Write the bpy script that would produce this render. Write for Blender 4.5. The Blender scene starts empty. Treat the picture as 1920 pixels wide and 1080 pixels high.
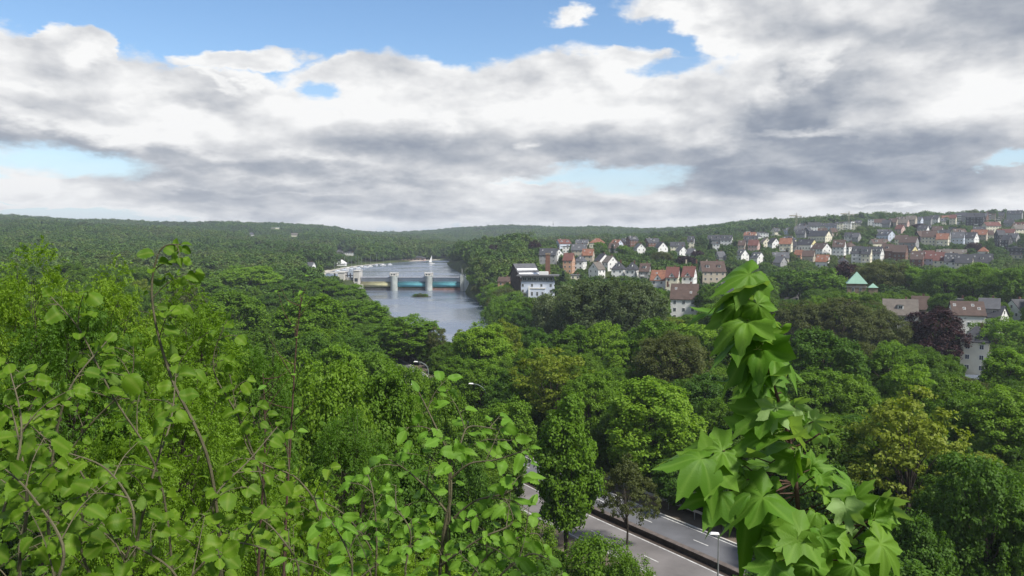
import bpy, math, random
import numpy as np
from mathutils import Vector, Matrix, Euler
R = math.radians
scene = bpy.context.scene
COL = scene.collection
# ------------------------------------------------------------------ camera
CAM = Vector((0.0, 0.0, 36.0)); F = 1450.0; Y0 = 450.0
TH = math.atan((540.0 - Y0) / F)
cd = bpy.data.cameras.new('camera'); cam = bpy.data.objects.new('camera', cd); COL.objects.link(cam)
cam.location = CAM; cam.rotation_euler = (math.pi/2 - TH, 0, 0)
cd.sensor_width = 36.0; cd.lens = F / 1920.0 * 36.0; cd.clip_start = 0.05; cd.clip_end = 20000
scene.camera = cam
scene.render.resolution_x = 1024; scene.render.resolution_y = 576
def ray(px, py):
    cx = (px - 960.0) / F; cy = (540.0 - py) / F
    return Vector((cx, math.cos(TH) + cy*math.sin(TH), -math.sin(TH) + cy*math.cos(TH)))
def P(px, py, D):
    d = ray(px, py); return CAM + d * (D / d.y)
def G(px, py, z):
    d = ray(px, py); return CAM + d * ((z - CAM.z) / d.z)
def proj(x, y, z):
    dx, dy, dz = x - CAM.x, y - CAM.y, z - CAM.z
    fw = dy*math.cos(TH) - dz*math.sin(TH); up = dy*math.sin(TH) + dz*math.cos(TH)
    return 960 + F*dx/fw, 540 - F*up/fw
# ------------------------------------------------------------------ light
SUN_EL, SUN_AZ = R(52), R(128)         # azimuth clockwise from the view direction (+Y)
scene.view_settings.view_transform = 'Standard'; scene.view_settings.look = 'None'
scene.view_settings.exposure = 0.35; scene.view_settings.gamma = 1.0
ld = bpy.data.lights.new('sun', 'SUN'); ld.energy = 4.9; ld.angle = R(8); ld.color = (1.0, 0.95, 0.87)
sun = bpy.data.objects.new('sun', ld); COL.objects.link(sun); sun.location = (60, -60, 200)
sd = Vector((math.sin(SUN_AZ)*math.cos(SUN_EL), math.cos(SUN_AZ)*math.cos(SUN_EL), math.sin(SUN_EL)))
sun.rotation_euler = sd.to_track_quat('Z', 'Y').to_euler()
# ------------------------------------------------------------------ sky with clouds, laid out by compass direction
W = bpy.data.worlds.new('World'); scene.world = W; W.use_nodes = True
nt = W.node_tree; nt.nodes.clear()
class E:                                   # tiny expression helper over math nodes
    def __init__(s, nt, sock): s.nt = nt; s.s = sock
    def _m(s, op, *a, clamp=False):
        n = s.nt.nodes.new('ShaderNodeMath'); n.operation = op; n.use_clamp = clamp
        for i, v in enumerate((s,) + a):
            if isinstance(v, E): s.nt.links.new(v.s, n.inputs[i])
            else: n.inputs[i].default_value = v
        return E(s.nt, n.outputs[0])
    def __add__(s, o): return s._m('ADD', o)
    def __radd__(s, o): return s._m('ADD', o)
    def __sub__(s, o): return s._m('SUBTRACT', o)
    def __rsub__(s, o): return E.const(s.nt, o)._m('SUBTRACT', s)
    def __mul__(s, o): return s._m('MULTIPLY', o)
    def __rmul__(s, o): return s._m('MULTIPLY', o)
    def __truediv__(s, o): return s._m('DIVIDE', o)
    def __rtruediv__(s, o): return E.const(s.nt, o)._m('DIVIDE', s)
    def max(s, o): return s._m('MAXIMUM', o)
    def min(s, o): return s._m('MINIMUM', o)
    def pow(s, o): return s._m('POWER', o)
    def clamp(s): return s._m('ADD', 0.0, clamp=True)
    def smooth(s, a, b):
        n = s.nt.nodes.new('ShaderNodeMapRange'); n.interpolation_type = 'SMOOTHSTEP'
        s.nt.links.new(s.s, n.inputs[0]); n.inputs[1].default_value = a; n.inputs[2].default_value = b
        return E(s.nt, n.outputs[0])
    @staticmethod
    def const(nt, v):
        n = nt.nodes.new('ShaderNodeValue'); n.outputs[0].default_value = v; return E(nt, n.outputs[0])
def mixc(nt, f, a, b, mode='MIX'):
    n = nt.nodes.new('ShaderNodeMix'); n.data_type = 'RGBA'; n.blend_type = mode; n.clamp_factor = True
    if isinstance(f, E): nt.links.new(f.s, n.inputs[0])
    else: n.inputs[0].default_value = f
    for i, v in ((6, a), (7, b)):
        if isinstance(v, tuple): n.inputs[i].default_value = (*v[:3], 1)
        else: nt.links.new(v, n.inputs[i])
    return n.outputs[2]
tc = nt.nodes.new('ShaderNodeTexCoord'); sx = nt.nodes.new('ShaderNodeSeparateXYZ')
nt.links.new(tc.outputs['Generated'], sx.inputs[0])
dx, dy, dz = (E(nt, sx.outputs[i]) for i in range(3))
hor = (dx*dx + dy*dy)._m('SQRT').max(0.001)
az = dx._m('ARCTAN2', dy); el = dz / hor
def vec(a, b, c=0.0):
    n = nt.nodes.new('ShaderNodeCombineXYZ')
    for i, v in enumerate((a, b, c)):
        if isinstance(v, E): nt.links.new(v.s, n.inputs[i])
        else: n.inputs[i].default_value = v
    return n.outputs[0]
def noise(v, scale, detail=6, rough=0.55, dist=0.0, lac=2.0):
    n = nt.nodes.new('ShaderNodeTexNoise'); n.inputs['Scale'].default_value = scale
    n.inputs['Detail'].default_value = detail; n.inputs['Roughness'].default_value = rough
    n.inputs['Distortion'].default_value = dist; n.inputs['Lacunarity'].default_value = lac
    nt.links.new(v, n.inputs['Vector']); return E(nt, n.outputs[0])
elp = el.max(0.0)
inv = 1.0 / (elp + 0.25)
qx, qy = az*3.2, elp*4.3 - inv*0.36
qy = qy*1.0
def pang(px, py):
    d = ray(px, py); return math.atan2(d.x, d.y), d.z / math.hypot(d.x, d.y)
w1 = noise(vec(qx, qy, 3.0), 2.6, 5, 0.6) - 0.5
w2 = noise(vec(qx, qy, 9.0), 2.6, 5, 0.6) - 0.5
azw = az + w1*0.17; elw = el + w2*0.075
def blob(px, py, rx, ry, rot=0, u=azw, v=elw):
    a, e = pang(px, py); c, s_ = math.cos(R(rot)), math.sin(R(rot))
    du, dv = u - a, v - e
    p = (du*c + dv*s_) / (rx/F); q = (dv*c - du*s_) / (ry/F)
    return 1.0 - (p*p + q*q)._m('SQRT')
def union(bl):
    r = None
    for b in bl:
        e = blob(*b[:5]) * (b[5] if len(b) > 5 else 1.0); r = e if r is None else r.max(e)
    return r
CLOUDS = [ # px, py, rx, ry, rot
 (150,215,330,125,-8),(20,190,170,115,0),(140,110,55,60,0),(330,245,180,85,-14),(420,215,130,80,-18),(560,290,360,85,-2),
 (760,215,280,105,-3),(1080,220,330,118,2),(930,240,330,110,0),(1190,160,130,66,0),(640,160,95,50,0),
 (1700,230,420,210,0),(1480,50,300,75,-16),(1800,60,300,190,0),(1560,330,420,120,0),(1260,270,260,100,0),
 (1850,330,240,130,0),(300,355,240,50,0),(620,375,420,62,0),(1500,390,620,62,0),(980,395,420,46,0),
 (1092,36,46,20,8,0.30),(430,113,110,20,4,0.5),(60,362,80,9,0,.8),(50,297,50,13,0,.8),(90,385,120,11,0,.8)]
HOLES = [(592,181,56,24,0),(1140,336,150,24,3,0.9),(1893,298,50,12,0),(120,300,150,30,-3),(1270,128,70,22,8)]
fine = noise(vec(qx, qy, 21.0), 5.0, 6, 0.62) - 0.5
cov = union(CLOUDS)
hol = union(HOLES) + fine*0.9
dens = (cov.min(0.35) + fine*0.30 )
# open sky overhead and behind: generic broken cloud so the light is right all round
gen = (noise(vec(dx/(dz.max(0.0)+0.3), dy/(dz.max(0.0)+0.3), 1.0), 1.3, 4, 0.58) - 0.44)*2.0
front = (1.0 - (az*az)._m('SQRT').smooth(0.66, 0.95)) * (1.0 - el.smooth(0.36, 0.6))
dens = dens*front + gen*(1.0 - front)
alpha = dens.smooth(-0.05, 0.13) * (1.0 - hol.smooth(-0.12, 0.55)*0.93*front)
alpha = alpha.max(((0.045 - el)*14).clamp()*0.75)
# relief: difference of the noise a little way toward the light
s1 = noise(vec(qx, qy, 3.0), 1.9, 6, 0.54); s2 = noise(vec(qx + 0.05, qy + 0.09, 3.0), 1.9, 6, 0.54)
pf = (noise(vec(qx, qy, 33.0), 2.6, 4, 0.5) - 0.5)._m('ABSOLUTE')*5.0
puff = (pf.min(1.0) - 0.42)
relief = (s1 - s2)*2.2
billow = noise(vec(qx, qy, 14.0), 1.5, 4, 0.5) - 0.5
DARK = [ # grey undersides
 (1500,285,270,40,3,1.35),(1530,332,330,40,-2,1.35),(1480,205,130,75,35,1.15),(1680,270,260,40,0,.75),(1640,130,110,160,-30,.45),(1840,30,230,60,18,.8),
 (150,272,250,20,-6,1.0),(430,300,330,20,-4,.8),(770,285,210,44,-4,.75),(1130,285,210,40,-3,.75),(290,330,130,24,0,.7),
 (620,345,270,16,0,.7),(860,315,230,22,0,.6),(500,372,240,20,0,.7),(1250,385,270,16,0,.6),(1290,345,170,22,0,.6),(130,150,80,30,-5,.5),(395,190,55,22,0,.45),
 (60,195,90,24,0,.4),(1330,215,120,60,30,.35),(940,330,80,20,0,.5),(700,400,420,13,0,.45)]
dk = None
for b in DARK:
    e = (blob(*b[:5])._m('ADD', 0.35).max(0.0)*b[5]*1.1).min(b[5]); dk = e if dk is None else dk.max(e)
BRIGHT = [(700,185,330,75,-2,.55),(1090,205,300,80,0,.55),(90,175,170,70,0,.6),(260,215,200,50,-12,.6),(640,300,240,22,-3,.55),(330,345,60,22,0,.6),(1330,240,90,60,0,.4),(1700,150,90,60,-30,.5),(150,235,230,35,-3,.7),(420,160,70,14,-25,1.0),(145,110,50,50,0,.9),(1510,130,60,30,50,1.0),(1520,247,150,11,-2,1.0),(1760,200,150,45,10,.55),(1440,170,40,45,50,.9),
 (430,285,50,16,0,.8),(1000,275,26,14,0,.8),(880,200,260,60,0,.6),(1190,150,110,40,0,.7),(1640,371,60,6,0,1.0),(980,345,60,10,0,.6),(1320,40,150,26,-12,.6)]
br = None
for b in BRIGHT:
    e = blob(*b[:5]).max(0.0)*1.6*b[5]; br = e if br is None else br.max(e)
edge = 1.0 - dens.smooth(0.0, 0.32)
lum = 0.79 + relief*0.72 + billow*0.34 + fine*0.16 + puff*0.20 + br.min(1.0)*0.28 + edge*0.14 - dk*0.42 + (1.0 - elp.smooth(0.0, 0.13))*0.16 
lum = lum*front + (0.55 + relief*0.6 + billow*0.5)*(1.0 - front)
lum = lum.clamp()
ramp = nt.nodes.new('ShaderNodeValToRGB'); nt.links.new(lum.s, ramp.inputs[0])
el_ = ramp.color_ramp.elements
el_[0].position = 0.0; el_[0].color = (0.20, 0.24, 0.31, 1)
el_[1].position = 1.0; el_[1].color = (0.93, 0.93, 0.925, 1)
for p, c in ((0.25, (0.30,0.335,0.40)), (0.5, (0.46,0.485,0.53)), (0.72, (0.66,0.67,0.69))):
    e = ramp.color_ramp.elements.new(p); e.color = (*c, 1)
sky = nt.nodes.new('ShaderNodeTexSky'); sky.sky_type = 'NISHITA'; sky.sun_disc = False
sky.sun_elevation = SUN_EL; sky.sun_rotation = SUN_AZ; sky.altitude = 100
sky.air_density = 1.0; sky.dust_density = 0.6; sky.ozone_density = 2.0
bgs = nt.nodes.new('ShaderNodeBackground'); bgs.inputs[1].default_value = 0.135
hs = nt.nodes.new('ShaderNodeHueSaturation'); hs.inputs['Saturation'].default_value = 1.12
nt.links.new(sky.outputs[0], hs.inputs['Color'])
nt.links.new(mixc(nt, (1.0 - el.smooth(-0.02, 0.16))*0.85, hs.outputs[0], (3.5, 4.35, 5.3)), bgs.inputs[0])
bgc = nt.nodes.new('ShaderNodeBackground'); bgc.inputs[1].default_value = 0.83
nt.links.new(ramp.outputs[0], bgc.inputs[0])
mx = nt.nodes.new('ShaderNodeMixShader'); nt.links.new(alpha.s, mx.inputs[0])
nt.links.new(bgs.outputs[0], mx.inputs[1]); nt.links.new(bgc.outputs[0], mx.inputs[2])
wo = nt.nodes.new('ShaderNodeOutputWorld'); nt.links.new(mx.outputs[0], wo.inputs[0])
W.cycles.sampling_method = 'MANUAL'; W.cycles.sample_map_resolution = 512
# ------------------------------------------------------------------ helpers
rng = np.random.default_rng(7); random.seed(7)
def sstep(a, b, x):
    t = np.clip((np.asarray(x, float) - a) / (b - a), 0, 1); return t*t*(3 - 2*t)
def tag(o, label=None, cat=None, group=None, kind=None):
    if label: o['label'] = label
    if cat: o['category'] = cat
    if group: o['group'] = group
    if kind: o['kind'] = kind
    return o
def link(o, parent=None):
    COL.objects.link(o)
    if parent is not None: o.parent = parent
    return o
def empty(name, loc=(0, 0, 0), rz=0.0, s=1.0):
    o = bpy.data.objects.new(name, None); o.empty_display_size = 0.5; COL.objects.link(o)
    o.location = loc; o.rotation_euler = (0, 0, rz); o.scale = (s, s, s) if not hasattr(s, '__len__') else s
    return o
def mesh_np(name, V, Q=None, T=None, mat=None, smooth=False, attrs=None):
    me = bpy.data.meshes.new(name); V = np.asarray(V, np.float32)
    nq = 0 if Q is None else len(Q); nt_ = 0 if T is None else len(T)
    me.vertices.add(len(V)); me.vertices.foreach_set('co', V.ravel())
    li = []; 
    if nq: li.append(np.asarray(Q, np.int32).ravel())
    if nt_: li.append(np.asarray(T, np.int32).ravel())
    li = np.concatenate(li); me.loops.add(len(li)); me.loops.foreach_set('vertex_index', li)
    me.polygons.add(nq + nt_)
    st = np.concatenate([np.arange(nq)*4, nq*4 + np.arange(nt_)*3]).astype(np.int32)
    me.polygons.foreach_set('loop_start', st)
    if smooth: me.polygons.foreach_set('use_smooth', np.ones(nq + nt_, bool))
    if attrs:
        for k, a in attrs.items():
            at_ = me.attributes.new(k, 'FLOAT', 'POINT'); at_.data.foreach_set('value', np.asarray(a, np.float32))
    me.update(calc_edges=True)
    if mat: me.materials.append(mat)
    return me
class MB:                                    # collects boxes, prisms, tubes in one mesh
    def __init__(s): s.v = []; s.f = []
    def add(s, vs, fs):
        n = len(s.v); s.v += [tuple(v) for v in vs]; s.f += [tuple(i + n for i in f) for f in fs]; return s
    def box(s, x0, x1, y0, y1, z0, z1):
        return s.add([(x0,y0,z0),(x1,y0,z0),(x1,y1,z0),(x0,y1,z0),(x0,y0,z1),(x1,y0,z1),(x1,y1,z1),(x0,y1,z1)],
                     [(0,3,2,1),(4,5,6,7),(0,1,5,4),(1,2,6,5),(2,3,7,6),(3,0,4,7)])
    def prism(s, pts, z0, z1):
        n = len(pts); return s.add([(x,y,z0) for x,y in pts] + [(x,y,z1) for x,y in pts],
            [tuple(range(n-1,-1,-1)), tuple(range(n, 2*n))] + [(i,(i+1)%n,n+(i+1)%n,n+i) for i in range(n)])
    def tube(s, pts, r, n=6, caps=True):
        pts = [Vector(p) for p in pts]
        rs = r if hasattr(r, '__len__') else [r]*len(pts); vs = []
        for i, p in enumerate(pts):
            d = (pts[min(i+1, len(pts)-1)] - pts[max(i-1, 0)]).normalized()
            a = d.cross(Vector((0,0,1)) if abs(d.z) < .9 else Vector((1,0,0))).normalized(); b = d.cross(a)
            for k in range(n):
                t = 2*math.pi*k/n; vs.append(p + (a*math.cos(t) + b*math.sin(t))*rs[i])
        fs = [(i*n+k, i*n+(k+1)%n, (i+1)*n+(k+1)%n, (i+1)*n+k) for i in range(len(pts)-1) for k in range(n)]
        if caps: fs += [tuple(range(n-1,-1,-1)), tuple((len(pts)-1)*n + k for k in range(n))]
        return s.add(vs, fs)
    def mesh(s, name, mat, smooth=False):
        me = bpy.data.meshes.new(name); me.from_pydata(s.v, [], s.f); me.update()
        if mat: me.materials.append(mat)
        if smooth:
            for p in me.polygons: p.use_smooth = True
        return me
    def build(s, name, mat, parent=None, smooth=False):
        return link(bpy.data.objects.new(name, s.mesh(name, mat, smooth)), parent)
# ------------------------------------------------------------------ materials
MATS = {}
def nmat(name):
    m = bpy.data.materials.new(name); m.use_nodes = True; t = m.node_tree
    return m, t, t.nodes['Principled BSDF']
def nz(t, scale, detail=4, coord='Object', rough=0.55):
    c = t.nodes.new('ShaderNodeTexCoord'); n = t.nodes.new('ShaderNodeTexNoise')
    n.inputs['Scale'].default_value = scale; n.inputs['Detail'].default_value = detail; n.inputs['Roughness'].default_value = rough
    t.links.new(c.outputs[coord], n.inputs['Vector']); return n.outputs[0]
def plain(name, col, rough=0.8, var=0.25, scale=1.5, bump=0.0, metal=0.0, wave=None, coord='Object'):
    if name in MATS: return MATS[name]
    m, t, b = nmat(name)
    n = nz(t, scale, 5, coord); r = t.nodes.new('ShaderNodeValToRGB'); t.links.new(n, r.inputs[0])
    lo = tuple(c*(1 - var) for c in col); hi = tuple(min(1, c*(1 + var*.7)) for c in col)
    r.color_ramp.elements[0].color = (*lo, 1); r.color_ramp.elements[0].position = .3
    r.color_ramp.elements[1].color = (*hi, 1); r.color_ramp.elements[1].position = .7
    out = r.outputs[0]
    if wave:                                 # rows of tiles or courses
        c = t.nodes.new('ShaderNodeTexCoord'); w = t.nodes.new('ShaderNodeTexWave'); w.bands_direction = wave[0]
        w.inputs['Scale'].default_value = wave[1]; w.inputs['Distortion'].default_value = wave[2]; t.links.new(c.outputs[coord], w.inputs[0])
        out = mixc(t, wave[3], out, w.outputs[0], 'MULTIPLY')
    t.links.new(out, b.inputs['Base Color']); b.inputs['Roughness'].default_value = rough; b.inputs['Metallic'].default_value = metal
    b.inputs['Specular IOR Level'].default_value = 0.25
    if bump:
        bp = t.nodes.new('ShaderNodeBump'); bp.inputs['Strength'].default_value = bump; bp.inputs['Distance'].default_value = .05
        t.links.new(nz(t, scale*6, 4, coord), bp.inputs['Height']); t.links.new(bp.outputs[0], b.inputs['Normal'])
    MATS[name] = m; return m
def leafmat(name, cols, trans=0.40, back=None, rough=0.55, vein=False, noise_scale=0.35, spec=0.2, stand=0.0):
    """cols: ramp of leaf colours, drawn per plant and per spray"""
    if name in MATS: return MATS[name]
    m = bpy.data.materials.new(name); m.use_nodes = True; t = m.node_tree; t.nodes.clear()
    oi = t.nodes.new('ShaderNodeObjectInfo'); geo = t.nodes.new('ShaderNodeNewGeometry')
    n = nz(t, noise_scale, 3); e = E(t, oi.outputs['Random'])*0.6 + (E(t, n) - 0.5)*0.7 + E(t, geo.outputs['Random Per Island'])*0.36 + 0.02
    if stand:                                # stands of one species across the hills
        sn = t.nodes.new('ShaderNodeTexNoise'); sn.inputs['Scale'].default_value = stand; sn.inputs['Detail'].default_value = 4; t.links.new(geo.outputs['Position'], sn.inputs['Vector'])
        e = e*.75 + (E(t, sn.outputs[0]) - 0.5)*2.2 + .10
    r = t.nodes.new('ShaderNodeValToRGB'); t.links.new(e.s, r.inputs[0]); el = r.color_ramp.elements
    for i, c in enumerate(cols):
        p = i/(len(cols)-1)
        if i == 0: el[0].position = 0; el[0].color = (*c, 1)
        elif i == len(cols)-1: el[len(el)-1].position = 1; el[len(el)-1].color = (*c, 1)
        else: x = el.new(p); x.color = (*c, 1)
    col = r.outputs[0]
    if vein:
        at_ = t.nodes.new('ShaderNodeAttribute'); at_.attribute_name = 'vein'
        col = mixc(t, E(t, at_.outputs['Fac'])*0.22, col, tuple(min(1, c*1.5 + .04) for c in cols[-1]))
    if back:
        col = mixc(t, E(t, geo.outputs['Backfacing']), col, back)
    b = t.nodes.new('ShaderNodeBsdfPrincipled'); t.links.new(col, b.inputs['Base Color'])
    b.inputs['Roughness'].default_value = rough; b.inputs['Specular IOR Level'].default_value = spec
    if vein:                                 # fine net of veins
        vt = t.nodes.new('ShaderNodeTexVoronoi'); vt.feature = 'DISTANCE_TO_EDGE'; vt.inputs['Scale'].default_value = 170
        tcv = t.nodes.new('ShaderNodeTexCoord'); t.links.new(tcv.outputs['Object'], vt.inputs['Vector'])
        bpv = t.nodes.new('ShaderNodeBump'); bpv.inputs['Strength'].default_value = .35; bpv.inputs['Distance'].default_value = .002
        t.links.new(vt.outputs[0], bpv.inputs['Height']); t.links.new(bpv.outputs[0], b.inputs['Normal'])
    tr = t.nodes.new('ShaderNodeBsdfTranslucent')
    t.links.new(mixc(t, 1.0, col, (1.25, 1.3, .45), 'MULTIPLY'), tr.inputs[0])
    ms = t.nodes.new('ShaderNodeMixShader'); ms.inputs[0].default_value = trans
    t.links.new(b.outputs[0], ms.inputs[1]); t.links.new(tr.outputs[0], ms.inputs[2])
    o = t.nodes.new('ShaderNodeOutputMaterial'); t.links.new(ms.outputs[0], o.inputs[0])
    MATS[name] = m; return m
L_BRIGHT = leafmat('leaf_bright', [(.095,.185,.014),(.140,.260,.018),(.200,.320,.026)])
L_MID = leafmat('leaf_mid', [(0.073,0.151,0.013),(0.112,0.211,0.016),(0.159,0.265,0.022)])
L_DEEP = leafmat('leaf_deep', [(0.044,0.103,0.013),(0.068,0.146,0.016),(0.098,0.186,0.020)])
L_FILLSHADE = leafmat('leaf_fill_shade', [(0.055,0.113,0.012),(0.085,0.162,0.014),(0.128,0.216,0.018)])  # infill crowns: shade in the gaps between trees put into a darker leaf colour
L_YELLOW = leafmat('leaf_yellow', [(.125,.175,.018),(.180,.235,.024),(.225,.270,.036)])
L_OLIVE = leafmat('leaf_olive', [(.075,.095,.028),(.105,.125,.036),(.135,.150,.048)])
L_WHITISH = leafmat('leaf_whitish', [(.060,.095,.030),(.105,.145,.055),(.30,.34,.21)], noise_scale=1.2)
L_COPPER = leafmat('leaf_copper', [(.022,.008,.010),(.035,.012,.014),(.050,.020,.018)], trans=.15)
L_CONIFER = leafmat('leaf_conifer', [(.008,.022,.010),(.013,.034,.014),(.020,.046,.018)], trans=.08)
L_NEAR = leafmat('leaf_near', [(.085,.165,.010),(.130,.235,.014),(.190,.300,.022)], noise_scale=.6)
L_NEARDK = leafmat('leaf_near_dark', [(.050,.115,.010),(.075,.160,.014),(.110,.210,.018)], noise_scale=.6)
L_HAZEL = leafmat('leaf_hazel', [(.070,.150,.009),(.115,.215,.012),(.165,.262,.022),(.215,.245,.045)], trans=.42, vein=True, back=(.15,.25,.045), noise_scale=2.0)
L_HORN = leafmat('leaf_hornbeam', [(.070,.170,.014),(.105,.230,.020),(.155,.285,.028)], trans=.38, vein=True, back=(.12,.23,.05), noise_scale=2.0)
L_MAPLE = leafmat('leaf_maple', [(.040,.115,.010),(.070,.170,.014),(.120,.235,.022),(.165,.275,.035)], trans=.36, vein=True, back=(.22,.34,.11), noise_scale=2.0)
L_FAR = leafmat('leaf_far', [(.060,.078,.024),(.052,.105,.020),(.064,.125,.021),(.080,.145,.024),(.108,.168,.030),(.095,.115,.036),(.050,.098,.022)], trans=.2, noise_scale=.1, stand=.006)
BARK = plain('bark', (.075,.062,.048), .9, .4, 3, .5)
BARKR = plain('bark_red', (.085,.050,.036), .8, .35, 30, .3)
BARKG = plain('bark_green', (.105,.095,.055), .75, .3, 30, .2)
SLATE = plain('roof_slate', (.060,.062,.070), .65, .25, .8, wave=('Z', 3.0, .6, .35))
SLATE2 = plain('roof_slate_pale', (.105,.108,.118), .65, .25, .8, wave=('Z', 3.0, .6, .3))
BROWNR = plain('roof_brown', (.105,.072,.060), .8, .25, .8, wave=('Z', 3.0, .6, .35))
BEIGER = plain('roof_beige', (.16,.14,.12), .8, .25, .8, wave=('Z', 3.0, .6, .3))
ORANGE = plain('roof_orange', (.25,.115,.072), .8, .4, .8, wave=('Z', 3.0, .6, .3))
REDR = plain('roof_red', (.15,.065,.054), .8, .25, .8, wave=('Z', 3.0, .6, .3))
FLATR = plain('roof_felt', (.12,.12,.125), .9, .2, .5)
ROOFS = dict(slate=SLATE, pale=SLATE2, brown=BROWNR, beige=BEIGER, orange=ORANGE, red=REDR, felt=FLATR)
ROOFW = dict(slate='dark slate', pale='pale grey', brown='brown tiled', beige='beige-grey', orange='orange tiled', red='red tiled', felt='flat dark')
WALLS = {k: plain('wall_' + k, c, .9, .08, .4) for k, c in dict(white=(.72,.72,.70), cream=(.68,.64,.50), yellow=(.62,.55,.28), grey=(.30,.30,.30),
    beige=(.44,.39,.31), peach=(.50,.30,.20), pink=(.50,.36,.32), blue=(.52,.57,.66), dark=(.06,.06,.065)).items()}
WALLS['brick'] = plain('wall_brick', (.19,.10,.07), .9, .25, 2, wave=('Z', 5, .3, .3))
WALLS['stone'] = plain('wall_stone', (.24,.19,.13), .9, .3, 1.0, .4)
m, t, b = nmat('window_glass'); b.inputs['Base Color'].default_value = (.035,.042,.05,1); b.inputs['Roughness'].default_value = .12
GLASS = m
FRAME = plain('frame_white', (.7,.7,.68), .6, .05)
CONC = plain('concrete', (.36,.35,.33), .85, .22, .35, .2)
CONCP = plain('concrete_pale', (.52,.50,.46), .85, .2, .3, .2)
STEEL = plain('galvanised_steel', (.42,.43,.44), .45, .15, 4, metal=.6)
DARKM = plain('dark_metal', (.03,.03,.035), .5, .2, 2)
COPPERG = plain('copper_green', (.23,.38,.30), .7, .12, .6)
# ------------------------------------------------------------------ terrain heights
RIV = [(-104,562),(-104,538),(-73,435),(-53,360),(-39,316),(-28,280),(-4,240),(40,216),(110,196),(220,182),(420,178),(420,118),(220,122),(110,134),(60,146),(40,200)]
RIV_L = [(-106,560),(-104,538),(-84,470),(-73,435),(-53,360),(-39,316),(-24,275),(-14,230),(10,195),(50,172),(120,160),(260,150),(460,150)]
RIV_R = [(460,196),(260,196),(120,205),(60,212),(28,235),(8,265),(-3,300),(-7,350),(-13.5,402),(-23,454),(-33,500),(-36,538),(-36,560)]
RIVER = RIV_L + RIV_R
LAKE = [(-37,562),(-38,576),(-50,680),(-66,783),(-80,900),(-88,1030),(-92,1046),(-118,990),(-135,932),(-150,860),(-158,790),(-158,739),(-152,650),(-148,602),(-136,575),(-136,562)]
def inpoly(x, y, poly):
    x = np.asarray(x, float); y = np.asarray(y, float); c = np.zeros(np.broadcast(x, y).shape, bool)
    n = len(poly)
    for i in range(n):
        x1, y1 = poly[i]; x2, y2 = poly[(i+1) % n]
        if y1 == y2: continue
        c ^= ((y1 > y) != (y2 > y)) & (x < (x2 - x1)*(y - y1)/(y2 - y1) + x1)
    return c
def dpoly(x, y, poly, closed=True):
    x = np.asarray(x, float); y = np.asarray(y, float); d = np.full(np.broadcast(x, y).shape, 1e9)
    n = len(poly)
    for i in range(n if closed else n-1):
        x1, y1 = poly[i]; x2, y2 = poly[(i+1) % n]
        dx_, dy_ = x2-x1, y2-y1; L = dx_*dx_ + dy_*dy_ + 1e-9
        u = np.clip(((x-x1)*dx_ + (y-y1)*dy_)/L, 0, 1)
        d = np.minimum(d, np.hypot(x - x1 - u*dx_, y - y1 - u*dy_))
    return d
TPX = [-900, -300, 0, 200, 450, 600, 700, 800, 860, 960, 1100, 1250, 1400, 1600, 1800, 1920, 2300, 2900]
TD = [0, 80, 200, 300, 400, 500, 600, 700, 800, 900, 1000, 1200, 1500, 1800, 2200, 2700, 3400, 5200]
TZ = [
 [4,4,4.5,8,14,18,22,26,32,38,44,54,66,82,90,90,90,90],
 [4,4,4.5,8,13,17,21,25,30,35,40,50,64,86,95,95,95,95],
 [4,4,4.5,6,10,13,16,21,26,31,36,46,61,83,86,84,80,80],
 [4,4,4.5,5,8,11,13,17,21,26,31,40,54,74,80,78,74,70],
 [4,4,4,4.5,5,7,9,11,13,16,19,27,42,62,68,64,60,60],
 [4,4,4,4.5,5,6,9,10,11,13,16,22,36,48,58,54,50,50],
 [4,4,4,4,4.5,6,9,9.6,9.6,9.6,11,18,26,34,44,52,50,50],
 [4,4,4,4,4.5,6,9,9.6,9.6,9.6,9.6,14,22,34,46,60,56,50],
 [4,4,4,4,4,5,12,17,14,11,10,12,20,32,48,70,66,60],
 [4,4,4,4,6,12,21,25,22,18,16,16,22,34,48,68,66,60],
 [4,4,4,4,9,15,22,26,28,26,22,20,24,36,46,62,60,56],
 [4,4,4,5,9,15,22,28,31,29,26,26,30,38,46,52,50,50],
 [4,4,4,5,9,15,22,29,33,35,37,44,47,46,46,48,50,50],
 [4,4,4,5,9,15,22,31,41,49,54,58,56,54,52,50,50,50],
 [4,4,4,4.5,9,16,24,34,45,54,59,60,58,56,52,50,50,50],
 [4,4,4,4.5,9,17,25,35,46,55,60,62,60,58,54,50,50,50],
 [4,4,4,4.5,9,18,27,38,50,60,66,68,66,60,56,50,50,50],
 [4,4,4,6,12,22,32,44,56,66,72,72,70,64,60,50,50,50]]
TZ = np.array(TZ, float); TT = (np.array(TPX) - 960.0)/F; TD = np.array(TD, float)
TZ[:9, 12:] -= 8.0; TZ[9:13, 15:] -= 6.0; TZ[13:, 10:] -= 3.0
def road_c(): return [(62,10),(46,34),(30,58),(20,73.9),(8.6,90.6),(-1.5,107),(-12,128),(-19,152),(-28,185),(-46,225),(-80,290),(-130,380),(-190,470)]
ROADC = road_c()
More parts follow.
